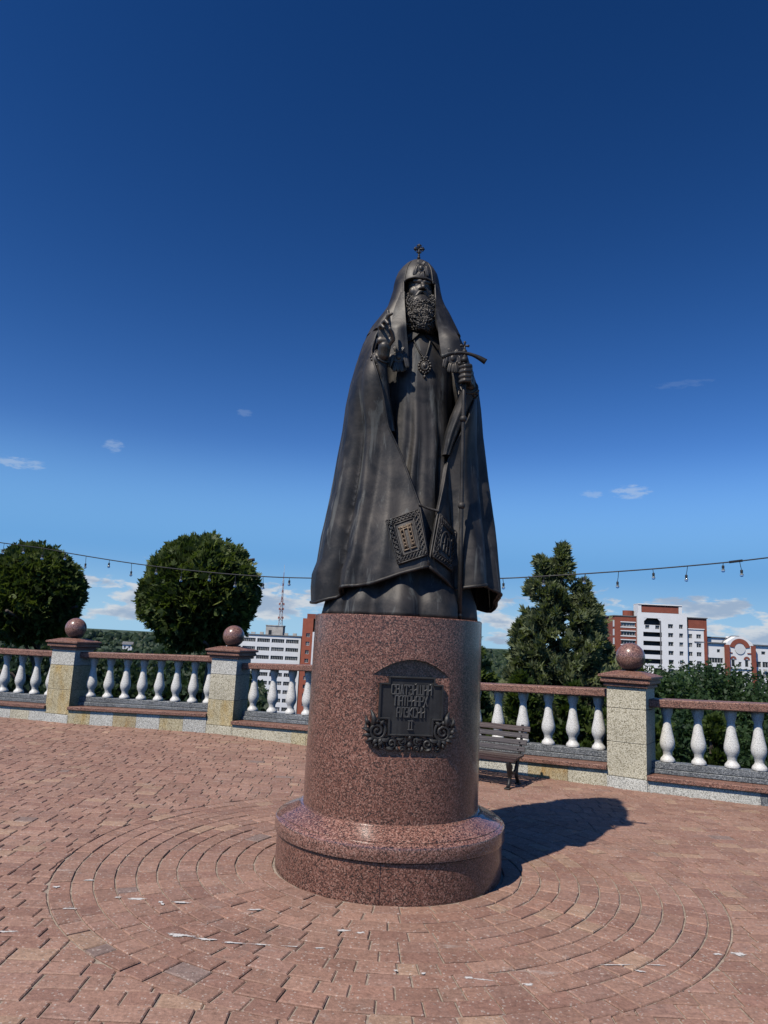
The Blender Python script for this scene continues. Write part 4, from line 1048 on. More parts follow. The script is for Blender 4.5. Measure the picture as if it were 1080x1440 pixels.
# ------------------------------------------------------------------ string of festoon lights beyond the balustrade
cable_pts = [(-10.2, 14.65, 3.42), (-8.6, 14.07, 3.16), (-7.221, 13.572, 2.983), (-6.24, 13.218, 2.880), (-5.606, 12.989, 2.785), (-4.343, 12.534, 2.625), (-3.106, 12.087, 2.508), (-1.96, 11.674, 2.440), (-1.067, 11.352, 2.427), (.369, 10.834, 2.435), (1.653, 10.371, 2.474), (2.25, 10.156, 2.515), (2.825, 9.949, 2.563), (3.65, 9.651, 2.641), (4.463, 9.358, 2.734), (4.958, 9.179, 2.805), (6.2, 8.73, 3.0), (7.4, 8.3, 3.22)]
cc_ = catmull(cable_pts, 8)
cord = thing('string_lights', 'black festoon cable hung with clear bulbs, sagging across the sky behind the statue', 'string lights', (cable_pts[9][0], cable_pts[9][1], cable_pts[9][2])); c0 = Vector(cable_pts[9])
b = MB(); b.tube([p - c0 for p in cc_], .0085, 6); b.build('cable', CABLE, cord, smooth=True)
b = MB(); b.tube([(4.53 - c0.x, 9.335 - c0.y, 2.742 - c0.z), (4.68 - c0.x, 9.28 - c0.y, 2.765 - c0.z)], .016, 6); b.build('cable_joint', CABLE, cord)
def cable_at(x):
    for p, q in zip(cc_, cc_[1:]):
        if p.x <= x <= q.x: return p.lerp(q, (x - p.x) / (q.x - p.x))
bulbs = [(-9.5, .2), (-9.1, .13), (-8.6, .2), (-8.1, .13), (-7.6, .2), (-7.12, .20), (-6.66, .14), (-6.2, .2), (-5.74, .13), (-5.284, .215), (-4.792, .135), (-4.343, .222), (-3.85, .13), (-3.36, .2), (-2.86, .14), (-2.38, .2), (-1.899, .195), (-1.454, .125), (-1.0, .2), (-.5, .13), (0., .2), (.5, .13), (.95, .2), (1.38, .13), (1.75, .15), (2.3, .14), (2.825, .138), (3.239, .222), (3.65, .135), (4.058, .20), (4.463, .118), (4.646, .195), (5.1, .13), (5.5, .2), (5.95, .13), (6.4, .2)]
for x, L_ in bulbs:
    p = cable_at(x) - c0; sw = random.uniform(-.03, .03) * L_ / .2
    h = MB(); h.tube([p, p + Vector((sw * .5, 0, -(L_ - .085) * .6)), p + Vector((sw, 0, -(L_ - .085)))], .0042, 6); e = p + Vector((sw, 0, -(L_ - .085)))
    h.lathe([(.004, .0), (.014, -.004), (.017, -.012), (.017, -.040), (.013, -.044)][::-1], 10, c=e); lh = h.build('lamp_holder', CABLE, cord, smooth=40)
    g = MB(); g.lathe([(.002, -.094), (.014, -.091), (.022, -.082), (.0245, -.072), (.022, -.062), (.015, -.052), (.012, -.044)], 12, c=e); g.build('bulb', BULB, lh, smooth=True)

# ------------------------------------------------------------------ foliage
def leaves(name, C, D, U, L, Wd, tints, mat, parent=None, fan=1, spread=.5, bend=.25, inner=None):
    """C: spray bases, D: spray directions, U: spray plane normals; each spray is a fan of leaf-shaped quads"""
    n = len(C); D = D / np.linalg.norm(D, axis=1, keepdims=True); S = np.cross(D, U); S /= np.linalg.norm(S, axis=1, keepdims=True) + 1e-9; U = np.cross(S, D)
    V, TT = [], []
    for f in range(fan):
        a = (f - (fan - 1) / 2) * spread + rng.normal(0, .12, n) if fan > 1 else rng.normal(0, .1, n)
        d = D * np.cos(a)[:, None] + S * np.sin(a)[:, None]; s = np.cross(d, U)
        k = rng.uniform(.7, 1.25, n)[:, None]; l = L * k; w = Wd * k * rng.uniform(.8, 1.2, n)[:, None]
        st = C + d * l * (.12 if fan > 1 else 0)
        u = U * rng.choice([-1, 1], n)[:, None]
        V.append(np.stack([st, st + d * l * .5 + s * w * .5 + u * l * bend * .2, st + d * l + u * l * bend * -.3, st + d * l * .5 - s * w * .5 + u * l * bend * .2], 1)); TT.append(tints)
    V = np.concatenate(V).reshape(-1, 3).astype(np.float32); TT = np.repeat(np.concatenate(TT), 4)
    nq = len(V) // 4; iv, ifc = 0, 0
    if inner is not None: IV, IF = inner; 
    else: IV, IF = np.zeros((0, 3), np.float32), np.zeros((0, 4), np.int32)
    me = bpy.data.meshes.new(name); allv = np.concatenate([V, IV]).astype(np.float32)
    loops = np.concatenate([np.arange(nq * 4, dtype=np.int32), (IF + nq * 4).ravel().astype(np.int32)]); np_ = nq + len(IF)
    me.vertices.add(len(allv)); me.vertices.foreach_set('co', allv.ravel()); me.loops.add(len(loops)); me.loops.foreach_set('vertex_index', loops)
    me.polygons.add(np_); me.polygons.foreach_set('loop_start', np.arange(0, np_ * 4, 4, dtype=np.int32)); me.polygons.foreach_set('loop_total', np.full(np_, 4, np.int32))
    me.materials.append(mat); me.update()
    t = np.concatenate([TT, np.full(len(IV), .1)]); cols = np.stack([t, t, t, np.ones_like(t)], 1); tint_attr(me, cols)
    return me
def unit(n):
    v = rng.normal(size=(n, 3)); return v / np.linalg.norm(v, axis=1, keepdims=True)
def lump(P, sc, seed):
    return np.array([mnoise.noise(Vector((float(p[0]) * sc + seed, float(p[1]) * sc, float(p[2]) * sc))) for p in P])
def trunk(r0, r1, h, parent, limbs=4, bend=.1, seed=0, z0=0., limb_from=.45, limb_len=.5, limb_up=.7):
    r = random.Random(seed); b = MB(); pts = [(r.uniform(-1, 1) * bend * k / 4, r.uniform(-1, 1) * bend * k / 4, z0 + h * k / 4) for k in range(5)]
    c = catmull(pts, 4); b.tube(c, [lerp(r0, r1, i / (len(c) - 1)) for i in range(len(c))], 9)
    for k in range(limbs):
        t = lerp(limb_from, .95, k / max(1, limbs - 1)); p = c[int(t * (len(c) - 1))]; a = r.uniform(0, 6.28); q = p + Vector((math.cos(a), math.sin(a), limb_up)) * limb_len * h * r.uniform(.7, 1.1) * (1.2 - t * .6)
        b.tube([p, p.lerp(q, .5) + Vector((0, 0, .04 * h)), q], [lerp(r0, r1, t) * .7, lerp(r0, r1, t) * .45, .006 * h], 6)
    return b.build('trunk', BARK, parent, smooth=True)

def topiary(loc, ctr, rad, label, seed, trunk_r=.10, lean=0.):
    """clipped thuja ball on a clear stem"""
    t = thing('clipped_tree', label, 'tree', loc, 0, 'clipped round trees beyond the balustrade')
    hz = ctr[2] - loc[2]
    trunk(trunk_r, trunk_r * .5, hz + rad[2] * .5, t, 6, .06, seed, limb_from=.55, limb_len=.25)
    n = 6200; d = unit(n); lu = lump(d, 2.3, seed * 3.1) * .10 + lump(d, 6.0, seed * 1.7) * .08
    f = (1 + lu) * (1 - rng.uniform(0, 1, n) ** 2.2 * .30) * np.where(rng.uniform(0, 1, n) < .07, 1.065, 1.)
    low = np.clip(-d[:, 2] - .55, 0, 1); f *= 1 - low * .15
    C = d * f[:, None] * np.array(rad) + np.array([ctr[0] - loc[0], ctr[1] - loc[1], hz])
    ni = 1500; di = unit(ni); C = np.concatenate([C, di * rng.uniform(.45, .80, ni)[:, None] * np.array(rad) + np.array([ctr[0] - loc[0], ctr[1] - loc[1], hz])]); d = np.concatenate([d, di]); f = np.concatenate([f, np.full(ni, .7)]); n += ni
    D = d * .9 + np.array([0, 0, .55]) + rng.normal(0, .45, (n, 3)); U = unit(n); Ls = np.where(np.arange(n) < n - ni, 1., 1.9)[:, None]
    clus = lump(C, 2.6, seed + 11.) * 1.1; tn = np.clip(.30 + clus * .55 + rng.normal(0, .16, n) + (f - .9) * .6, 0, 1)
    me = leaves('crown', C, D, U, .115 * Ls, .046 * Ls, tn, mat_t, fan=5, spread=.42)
    put('crown', me, t); return t
mat_t = LEAF_T
topiary((-3.42, 15.0, ground_z(-3.42, 15.0)), (-3.735, 15.0, 2.25), (1.13, 1.13, 1.16), 'larger clipped round tree behind the middle left pier, dark dense foliage', 1)
topiary((-7.85, 17.0, ground_z(-7.85, 17.0)), (-8.12, 17.0, 2.13), (1.08, 1.08, 1.15), 'clipped round tree at the left picture edge behind the leftmost pier', 2)

def conifer(loc, top, prof, label, seed, nb=260, mat=None, group=None, leaders=(), L=.16, Wd=.055, name='conifer_tree', per=26, cat='tree'):
    """loose thuja: branches leave the stem all the way up, sprays sit on their outer half"""
    t = thing(name, label, cat, loc, 0, group); H_ = top[2] - loc[2]; r = random.Random(seed)
    trunk(.10, .02, H_ * .93, t, 0, .05, seed)
    C, D, U, TN = [], [], [], []
    stems = [((top[0] - loc[0], top[1] - loc[1]), H_, 1., nb)] + [((l[0] - loc[0], l[1] - loc[1]), l[2] - loc[2], l[3], int(nb * l[3])) for l in leaders]
    br = MB()
    for (sx, sy), hh, sc, num in stems:
        for k in range(num):
            tz = (k + r.random()) / num; z = hh * (.10 + .90 * tz ** 1.05); rad = np.interp(z / hh, [p[0] for p in prof], [p[1] for p in prof]) * sc * r.choice([.55, .75, .9, 1., 1.1, 1.25, 1.35])
            a = r.uniform(0, 2 * math.pi); cx0 = sx * min(1, z / hh * 1.4); cy0 = sy * min(1, z / hh * 1.4)
            base = np.array([cx0, cy0, z - rad * .35]); tip = np.array([cx0 + rad * math.cos(a), cy0 + rad * math.sin(a), z + rad * r.uniform(.05, .35)])
            if k % 2 == 0: br.tube([tuple(base), tuple(base * .5 + tip * .5), tuple(tip)], [.012, .008, .003], 4, cap=False)
            m_ = per; tt = rng.uniform(.30, 1.0, m_) ** .7; p = base + (tip - base) * tt[:, None] + rng.normal(0, .055, (m_, 3)) * (1.25 - tt[:, None] * .6) * max(.5, min(1.2, rad))
            dd = (tip - base) / np.linalg.norm(tip - base) + np.array([0, 0, .45]); C.append(p); D.append(dd + rng.normal(0, .42, (m_, 3))); U.append(unit(m_))
            cl = r.uniform(-.25, .3); TN.append(np.clip(.28 + cl + .35 * tt - .15 + rng.normal(0, .12, m_), 0, 1))
        m_ = 40; C.append(np.stack([sx + rng.normal(0, .03, m_), sy + rng.normal(0, .03, m_), hh - rng.uniform(0, .35, m_)], 1)); D.append(np.array([0, 0, 1.]) + rng.normal(0, .3, (m_, 3))); U.append(unit(m_)); TN.append(np.full(m_, .5))
    br.build('branch', BARK, t)
    me = leaves('crown', np.concatenate(C), np.concatenate(D), np.concatenate(U), L, Wd, np.concatenate(TN), mat, fan=4, spread=.45); put('crown', me, t); return t
gz = ground_z(3.4, 14.0)
conifer((3.42, 14.0, gz), (3.50, 14.0, 3.44), [(0, .8), (.35, 1.12), (.55, 1.02), (.72, .74), (.85, .46), (.94, .22), (1, .05)], 'tall loose conifer standing behind the bench and the balustrade', 3, 300, LEAF_C, leaders=((4.30, 14.3, 2.30, .60), (3.12, 13.9, 3.20, .62), (2.75, 14.1, 2.0, .5), (3.9, 13.8, 2.75, .6)), per=25, L=.135, Wd=.034)
shr = [((1.55, 12.6), 1.72, .62, 'green thuja shrub half hidden behind the right side of the pedestal'), ((2.35, 11.9), 1.02, .55, 'low bright thuja shrub under the left flank of the tall conifer'), ((3.05, 11.5), .92, .55, 'bright thuja shrub behind the fourth baluster of the bench section'), ((3.9, 11.6), 1.02, .6, 'bright green thuja shrub between the tall conifer and the large pier'),
       ((.9, 11.9), .85, .5, 'low thuja shrub hidden mostly by the pedestal, beside the bench'), ((4.35, 12.4), 1.25, .6, 'thuja shrub right of the tall conifer, against the large pier')]
for i, ((x, y_), zt, rr, lab) in enumerate(shr):
    if i == 4: continue
    g_ = ground_z(x, y_); conifer((x, y_, g_), (x, y_, zt), [(0, rr * .9), (.3, rr), (.7, rr * .72), (.9, rr * .35), (1, .05)], lab, 20 + i, 110, LEAF_B, 'thuja shrubs along the balustrade', L=.13, Wd=.045, name='thuja_shrub', per=24, cat='shrub')
g_ = ground_z(5.02, 11.0); conifer((5.02, 11.0, g_), (5.03, 11.0, .60), [(0, .30), (.3, .33), (.7, .22), (1, .03)], 'small bright green cone shrub seen between balusters right of the large pier', 31, 90, LEAF_B, 'thuja shrubs along the balustrade', L=.11, Wd=.04, name='thuja_shrub', per=22, cat='shrub')
g_ = ground_z(3.75, 9.9); conifer((4.0, 10.4, g_), (4.0, 10.4, .10), [(0, .38), (.5, .36), (1, .04)], 'low thuja shrub just right of the foot of the large pier', 33, 70, LEAF_B, 'thuja shrubs along the balustrade', L=.11, Wd=.04, name='thuja_shrub', per=20, cat='shrub')

def crown_mesh(rad, n, L, Wd, seed, mat, lobes=9):
    """broadleaf crown: overlapping leaf clumps on limbs, with gaps between"""
    r = random.Random(seed); C, D, U, TN = [], [], [], []
    cl = [(0, 0, 0, .72)]
    for k in range(lobes):
        a, e = r.uniform(0, 6.28), r.uniform(-.55, 1.15); q = r.uniform(.45, .78); cl.append((math.cos(a) * math.cos(e) * q, math.sin(a) * math.cos(e) * q, math.sin(e) * q, r.uniform(.28, .48)))
    tot = sum(c[3] ** 2 for c in cl)
    for x, y_, z, s in cl:
        m_ = int(n * s * s / tot); d = unit(m_); rr = s * (1 - rng.uniform(0, 1, m_) ** 2 * .5) * (1 + .30 * lump(d, 3.2, seed + x * 9) + .26 * lump(d, 8.0, seed + x * 5))
        p = (np.array([x, y_, z]) + d * rr[:, None]) * np.array(rad); C.append(p); D.append(d + rng.normal(0, .7, (m_, 3)) + np.array([0, 0, -.1])); U.append(d + rng.normal(0, .8, (m_, 3)))
        TN.append(np.clip(.35 + .5 * lump(d, 5.0, seed + x * 3) + r.uniform(-.22, .25) + rng.normal(0, .15, m_), 0, 1))
    return leaves('crown', np.concatenate(C), np.concatenate(D), np.concatenate(U), L, Wd, np.concatenate(TN), mat, fan=3, spread=.7)
def broad(loc, ztop, rxy, rz_, label, seed, n, L, mat=LEAF_D, group='dark broadleaf trees below the terrace', me=None, tr=.16, lobes=9):
    t = thing('broadleaf_tree', label, 'tree', loc, seed * 1.3, group); h = ztop - loc[2]; zc = h - rz_ * .92
    trunk(tr, tr * .35, max(.5, zc), t, 5, .25, seed, limb_from=.5, limb_len=.30)
    me = me or crown_mesh((rxy, rxy, rz_), n, L, L * .62, seed, mat, lobes); put('crown', me, t, (0, 0, zc)); return t
def on(px, dist, z=None):
    """ground point at a bearing (tangent of azimuth) and depth"""
    return (px * dist, dist)
# right: trees between terrace and apartment blocks
TR = [(.395, 27, 1.3, 2.4, 2.8, 'dark broadleaf tree directly right of the large stone ball'), (.470, 31, 1.5, 3.0, 3.4, 'dark broadleaf tree in front of the tower base, widest of the right trees'), (.455, 21, .25, 2.1, 2.3, 'nearer dark broadleaf tree with visible trunk, above the right balusters'),
      (.545, 29, .7, 2.7, 3.2, 'dark broadleaf tree at the right edge below the gabled white building'), (.56, 19, -.1, 2.0, 2.2, 'low dark broadleaf tree behind the last balusters on the right'), (.40, 38, 1.35, 3.0, 3.6, 'broadleaf tree half behind the large stone ball, lower and further back'), (.52, 44, 1.0, 3.6, 4.2, 'tallest far broadleaf tree before the low white building'), (.60, 36, .55, 3.2, 3.6, 'broadleaf tree cut by the right picture edge'),
      (.385, 17, -1.2, 1.7, 1.8, 'small dark broadleaf tree seen through the balusters just right of the pier'), (.50, 15.5, -1.6, 1.5, 1.6, 'small dark broadleaf tree seen low between the right balusters')]
for i, (q, dd, zt, rx, rz_, lab) in enumerate(TR):
    x, y_ = on(q, dd); g_ = ground_z(x, y_); broad((x, y_, g_), zt, rx, min(rz_, (zt - g_) * .55), lab, 40 + i, 11000 if dd < 33 else 8000, .095 if dd < 24 else .125)
# left: wooded slope seen over and through the balustrade
fam = [crown_mesh((2.6, 2.6, 2.9), 4200, .22, .14, 60 + k, LEAF_F, 10) for k in range(4)]
TL = [(-.53, 40, .1), (-.47, 33, -.5), (-.42, 45, .3), (-.375, 52, -.2), (-.34, 38, -.35), (-.315, 60, -.6), (-.285, 46, .25), (-.26, 36, -.1), (-.235, 55, .2), (-.21, 42, -.1), (-.19, 34, -1.0), (-.50, 24, -2.0), (-.44, 21, -2.4), (-.39, 25, -2.3), (-.35, 22, -2.5), (-.30, 26, -2.4), (-.27, 22, -2.4), (-.235, 25, -2.8), (-.20, 22, -2.7), (-.40, 75, -1.6), (-.345, 90, -2.8), (-.30, 80, -1.0), (-.245, 95, -1.8), (-.49, 66, -.9)]
for i, (q, dd, zt) in enumerate(TL):
    x, y_ = on(q, dd); g_ = ground_z(x, y_); sc = rng.uniform(.85, 1.25) * (1 if dd > 28 else .62) * (1.5 if dd > 70 else 1)
    lab = 'dark leafy tree low below the terrace, seen only through the left balusters' if dd < 28 else 'far dark tree on the distant wooded slope at left' if dd > 58 else 'dark leafy tree whose top shows just over the left balustrade rail'
    h = zt - g_; s = min(sc, h / 3.6)
    t = thing('broadleaf_tree', lab, 'tree', (x, y_, g_), i * 1.7, 'dark trees on the wooded slope at left')
    trunk(.17 * s, .06 * s, h - 2.6 * s, t, 4, .2, i, limb_len=.2); c = put('crown', fam[i % 4], t, (0, 0, h - 2.75 * s)); c.scale = (s, s, s)
# a small tree in front of the office block, seen through the balusters
x, y_ = on(-.163, 46); broad((x, y_, ground_z(x, y_)), -2.6, 1.0, 2.0, 'small dark tree standing in front of the white office block', 71, 1500, .22, tr=.09, lobes=6)
x, y_ = on(-.105, 60); broad((x, y_, ground_z(x, y_)), -5.9, 2.2, 1.7, 'low bushy tree at the foot of the orange brick block', 72, 1500, .26, tr=.12, lobes=6)
# woods far off: one mass of crowns
C = []
for k in range(5200):
    a = rng.uniform(-.66, .70); dd = rng.uniform(130, 1500) if k < 3600 else rng.uniform(1500, 2700); x, y_ = dd * math.sin(a), dd * math.cos(a)
    C.append((x, y_, ground_z(x, y_), dd))
V, F, TT = [], [], []
ico = bmesh.new(); bmesh.ops.create_icosphere(ico, subdivisions=2, radius=1); iv = np.array([v.co[:] for v in ico.verts]); itf = np.array([[v.index for v in f.verts] for f in ico.faces]); ico.free()
keep = [(x, y_, z, d) for x, y_, z, d in C if not (-75 < x < -10 and 235 < y_ < 330) and not (60 < x < 175 and 215 < y_ < 300)]
for i, (x, y_, z, dd) in enumerate(keep):
    s = rng.uniform(3, 6.0) * (1 if dd < 1500 else 1.8); p = iv * (1 + rng.uniform(-.22, .22, (len(iv), 1))) * np.array([s, s, s * rng.uniform(.8, 1.3)]) + np.array([x, y_, z + s * .55]); F.append(itf + len(V) * len(iv)); V.append(p); TT.append(np.full(len(iv), np.clip(rng.normal(.4, .25), 0, 1)))
V = np.concatenate(V); F = np.concatenate(F); me = bpy.data.meshes.new('far_woods'); me.from_pydata(V.tolist(), [], F.tolist()); me.materials.append(LEAF_F); t_ = np.concatenate(TT); tint_attr(me, np.stack([t_, t_, t_, np.ones_like(t_)], 1))
tag(put('far_woods', me), kind='stuff')

# ------------------------------------------------------------------ buildings in the town below
def facade(o, ex, w, h, openings, depth):
    """front sheet w x h with real openings; o: lower left corner, ex: unit vector along it; openings (x0, z0, x1, z1); returns MB with reveals"""
    ex = Vector(ex); ez = Vector((0, 0, 1)); en = ex.cross(ez); inn = -en * depth; o = Vector(o)
    xs_ = sorted({0., w} | {round(v, 4) for p in openings for v in (p[0], p[2])}); zs_ = sorted({0., h} | {round(v, 4) for p in openings for v in (p[1], p[3])})
    m = MB(); P = lambda x, z, d=0: o + ex * x + ez * z + inn * d
    for i in range(len(xs_) - 1):
        for j in range(len(zs_) - 1):
            cxx, czz = (xs_[i] + xs_[i + 1]) / 2, (zs_[j] + zs_[j + 1]) / 2
            if any(p[0] < cxx < p[2] and p[1] < czz < p[3] for p in openings): continue
            m.add([P(xs_[i], zs_[j]), P(xs_[i + 1], zs_[j]), P(xs_[i + 1], zs_[j + 1]), P(xs_[i], zs_[j + 1])], [(0, 1, 2, 3)])
    for x0, z0, x1, z1 in openings:
        a = [P(x0, z0), P(x1, z0), P(x1, z1), P(x0, z1)]; b_ = [P(x0, z0, 1), P(x1, z0, 1), P(x1, z1, 1), P(x0, z1, 1)]
        m.add(a + b_, [(k, k + 4, (k + 1) % 4 + 4, (k + 1) % 4) for k in range(4)])
    return m
def window_mesh(w, h, n, fr=.09, sash=.0):
    """glass with a white frame and n-1 mullions, lower left corner at the origin, facing -y"""
    g = MB(); g.mi = 0; g.add([(0, 0, 0), (w, 0, 0), (w, 0, h), (0, 0, h)], [(0, 1, 2, 3)]); g.mi = 1
    for x0, x1 in [(0, fr), (w - fr, w)] + [(w * k / n - fr / 2, w * k / n + fr / 2) for k in range(1, n)]: g.box(((x0 + x1) / 2, -.05, h / 2), (x1 - x0, .10, h))
    for z in (fr / 2, h - fr / 2) + ((h * sash,) if sash else ()): g.box((w / 2, -.045, z), (w - .002, .08, fr))
    return g.mesh('window', [GLASS, FRAMEW])
def solid(m, o, ex, w, h, dp, z0=0., top=True):
    """side, back and roof of a block whose front sheet is built apart"""
    ex = Vector(ex); en = ex.cross(Vector((0, 0, 1))); o = Vector(o); b_ = -en * dp; P = lambda x, d, z: o + ex * x + b_ * d + Vector((0, 0, z))
    m.add([P(0, 0, z0), P(w, 0, z0), P(w, 1, z0), P(0, 1, z0), P(0, 0, h), P(w, 0, h), P(w, 1, h), P(0, 1, h)], [(0, 4, 7, 3), (1, 2, 6, 5), (2, 3, 7, 6)] + ([(4, 5, 6, 7)] if top else []))
def place_windows(bld, ops, o, ex, depth, cache, nfun, sash=0.):
    ang = math.atan2(ex[1], ex[0]); ex = Vector(ex); inn = -ex.cross(Vector((0, 0, 1))) * depth
    for x0, z0, x1, z1 in ops:
        key = (round(x1 - x0, 2), round(z1 - z0, 2))
        if key not in cache: cache[key] = window_mesh(x1 - x0, z1 - z0, nfun(x1 - x0), sash=sash)
        p = Vector(o) + ex * x0 + Vector((0, 0, z0)) + inn * .98; put('window', cache[key], bld, p, ang)

# white office block with the mast
bz = -33.5
off = thing('office_block', 'long white office block with ribbon windows and a lattice mast on its roof', 'building', (-45, 296, bz))
o = (-16., 0, 0); Wd_, Hh = 30., 33.9; ex = (1, 0, 0); ops = []
for f in range(10):
    z = 33.9 - 2.75 - f * 3.33
    for k in range(5):
        x1 = 30. - .9 - k * 5.8; ops.append((x1 - 5.1, z, x1, z + 1.55))
mm = facade(o, ex, Wd_, Hh, ops, .35); solid(mm, o, ex, Wd_, Hh, 13); mm.build('wall', WALLW, off)
place_windows(off, ops, o, ex, .35, {}, lambda w: 7)
b = MB(); b.box((-1, 6.5, 34.1), (30.6, 13.6, .4)); b.build('roof', ROOFG, off)
b = MB(); b.box((2.3, 8, 36.1), (7., 7, 3.7)); b.box((2.3, 8, 38.05), (7.4, 7.4, .3)); ph_ = b.build('roof_house', CONC, off)
b = MB(); b.box((.6, 4.45, 35.2), (1.2, .1, 1.9)); b.build('door', GLASS, ph_)
b = MB()
for x in (-2.5, -6, -9.5, -14, 7.5, 11): b.box((x, 3, 34.75), (random.uniform(.8, 1.8), 1, random.uniform(.6, 1.1)))
b.build('roof_vents', CONC, off)
mast = MB(); mastw = MB(); mb0 = Vector((4.35, 6.5, 38.2))
def lattice(mbx, z0, z1, w0, w1, n):
    cs = [(-1, -1), (1, -1), (1, 1), (-1, 1)]
    for k in range(n):
        za, zb = lerp(z0, z1, k / n), lerp(z0, z1, (k + 1) / n); wa, wb = lerp(w0, w1, k / n), lerp(w0, w1, (k + 1) / n); t = mbx[k % 2] if isinstance(mbx, list) else mbx
        for i in range(4):
            a = mb0 + Vector((cs[i][0] * wa, cs[i][1] * wa, za)); c = mb0 + Vector((cs[i][0] * wb, cs[i][1] * wb, zb)); j = (i + 1) % 4
            d_ = mb0 + Vector((cs[j][0] * wb, cs[j][1] * wb, zb)); e_ = mb0 + Vector((cs[j][0] * wa, cs[j][1] * wa, za))
            t.tube([a, c], .075, 4, cap=False); t.tube([a, d_], .05, 4, cap=False); t.tube([e_, c], .05, 4, cap=False); t.tube([c, d_], .05, 4, cap=False)
lattice([mastw, mast], 0, 10.5, .75, .38, 6); lattice([mast, mastw], 10.5, 19, .30, .20, 6)
mast.tube([mb0 + Vector((0, 0, 19)), mb0 + Vector((0, 0, 22))], .12, 6); mastw.tube([mb0 + Vector((0, 0, 22)), mb0 + Vector((0, 0, 25.2))], .07, 6)
for z, w in ((3.2, .9), (6.8, .8), (8.8, .9)):
    for s in (-1, 1): mast.box(mb0 + Vector((s * w, -.3, z)), (.5, .5, .9)); mastw.box(mb0 + Vector((0, s * w, z + .3)), (.45, .45, .8))
mastw.tube([mb0 + Vector((-3.5, 0, 11)), mb0 + Vector((4, 0, 10.4))], .06, 4)
for s in (-1, 1): mastw.tube([mb0 + Vector((0, 0, 19)), mb0 + Vector((s * 3.5, 0, 10.7))], .02, 3)
mo = mast.build('mast', MASTR, off); tag(mastw.build('mast_bars', MASTW, mo), kind='stuff')

# orange brick block beside it, mostly hidden by the pedestal
br_ = thing('brick_block', 'orange brick apartment block beside the white office block, left of the pedestal', 'building', (-30.2, 291, -30.5))
ops = [(1.6, 30.0 - 2.9 - 3.33 * f, 3.1, 30.0 - 1.4 - 3.33 * f) for f in range(9)]
o = (0, 0, 0); mm = facade(o, ex, 4.2, 38.4, [(p[0], p[1] + 4., p[2], p[3] + 4.) for p in ops], .3); solid(mm, o, ex, 15, 38.4, 14, top=True); mm.build('wall', WALLR, br_)
place_windows(br_, [(p[0], p[1] + 4., p[2], p[3] + 4.) for p in ops], o, ex, .3, {}, lambda w: 2)
o2 = (4.2, -.3, 0); ops2 = [(.9, 30.0 - 2.6 - 3.33 * f, 6.5, 30.0 - .7 - 3.33 * f) for f in range(9)]
mm = facade(o2, ex, 10.8, 33.2, ops2, .3); solid(mm, o2, ex, 10.8, 33.2, .3); mm.build('balcony_wall', WALLW, br_); place_windows(br_, ops2, o2, ex, .3, {}, lambda w: 5)
b = MB(); b.box((8.2, 7, 39.35), (13.4, 12, 1.9)); b.build('roof_parapet', WALLR2, br_)

# red and white tower at right
tw = thing('apartment_tower', 'red brick and white apartment tower above the large stone ball, with dark loggias', 'building', (81.4, 251, -31)); T0 = 31.
c_, s_ = math.cos(R(-3)), math.sin(R(-3)); ex = (c_, s_, 0); FH = 3.0
def at_(x, y, z=0): return Vector((c_ * x - s_ * y, s_ * x + c_ * y, z))
lev = [T0 + 9.55 - FH * f for f in range(13)]          # window sills, from the top storey down
cw = {}
# left brick wing: solid corner strip then bays of glazing
o = at_(0, 0); ops = [(2.2, z - .05, 7.0, z + 1.35) for z in lev]
mm = facade(o, ex, 7.5, T0 + 13.0, ops, .4); solid(mm, o, ex, 7.5, T0 + 13.0, 14); mm.build('wall', WALLR2, tw); place_windows(tw, ops, o, ex, .4, cw, lambda w: 5)
b = MB()
for z in lev: 
    p = at_(4.6, -.06, z - .24); b.box(p, (5.2, .16, .30), rz=R(-3)); p = at_(4.6, -.06, z + 1.52); b.box(p, (5.2, .16, .30), rz=R(-3))
b.build('ledge', WALLW, tw)
b = MB(); 
for f in (0, 1, 2, 3, 4, 5): b.box(at_(.0, 1.0, lev[f] + .9), (.3, 1.5, 2.2), rz=R(-3))
b.build('end_window', FRAMEW, tw)
b = MB(); b.lathe([(1.9, 0), (1.9, 2.3), (0, 2.3)], 16, c=at_(5.8, 4, T0 + 12.9)); b.build('roof_turret', WALLR2, tw)
# white centre, standing forward, with open loggias and one wide arched loggia at the top
o = at_(7.5, -1.0); logg = [(1.9, z - .1, 8.2, z + 1.45) for z in lev[1:]]; win = []
for z in lev: win += [(10.3, z, 12.0, z + 1.45), (14.0, z, 15.3, z + 1.45)]
archop = [(2.2, lev[0] + .9, 7.8, lev[0] + 3.2)]; sm = [(2.6, lev[0] - .5, 4.0, lev[0] + .8), (6.0, lev[0] - .5, 7.4, lev[0] + .8)]
mm = facade(o, ex, 16.7, T0 + 14.6, logg + win + archop + sm, .5); solid(mm, o, ex, 16.7, T0 + 14.6, 15); mm.build('centre_wall', WALLW, tw)
place_windows(tw, win + sm, o, ex, .5, cw, lambda w: 2)
inn = Vector((-s_, c_, 0))
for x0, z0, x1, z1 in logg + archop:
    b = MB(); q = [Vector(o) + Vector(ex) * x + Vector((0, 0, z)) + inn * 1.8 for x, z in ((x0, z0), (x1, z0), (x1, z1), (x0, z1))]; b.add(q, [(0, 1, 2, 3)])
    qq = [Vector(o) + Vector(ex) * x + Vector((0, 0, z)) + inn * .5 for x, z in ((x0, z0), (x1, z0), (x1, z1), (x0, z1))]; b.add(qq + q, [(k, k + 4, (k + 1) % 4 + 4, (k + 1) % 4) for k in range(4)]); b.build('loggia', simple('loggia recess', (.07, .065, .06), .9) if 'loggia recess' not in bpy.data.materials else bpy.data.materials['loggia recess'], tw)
b = MB()
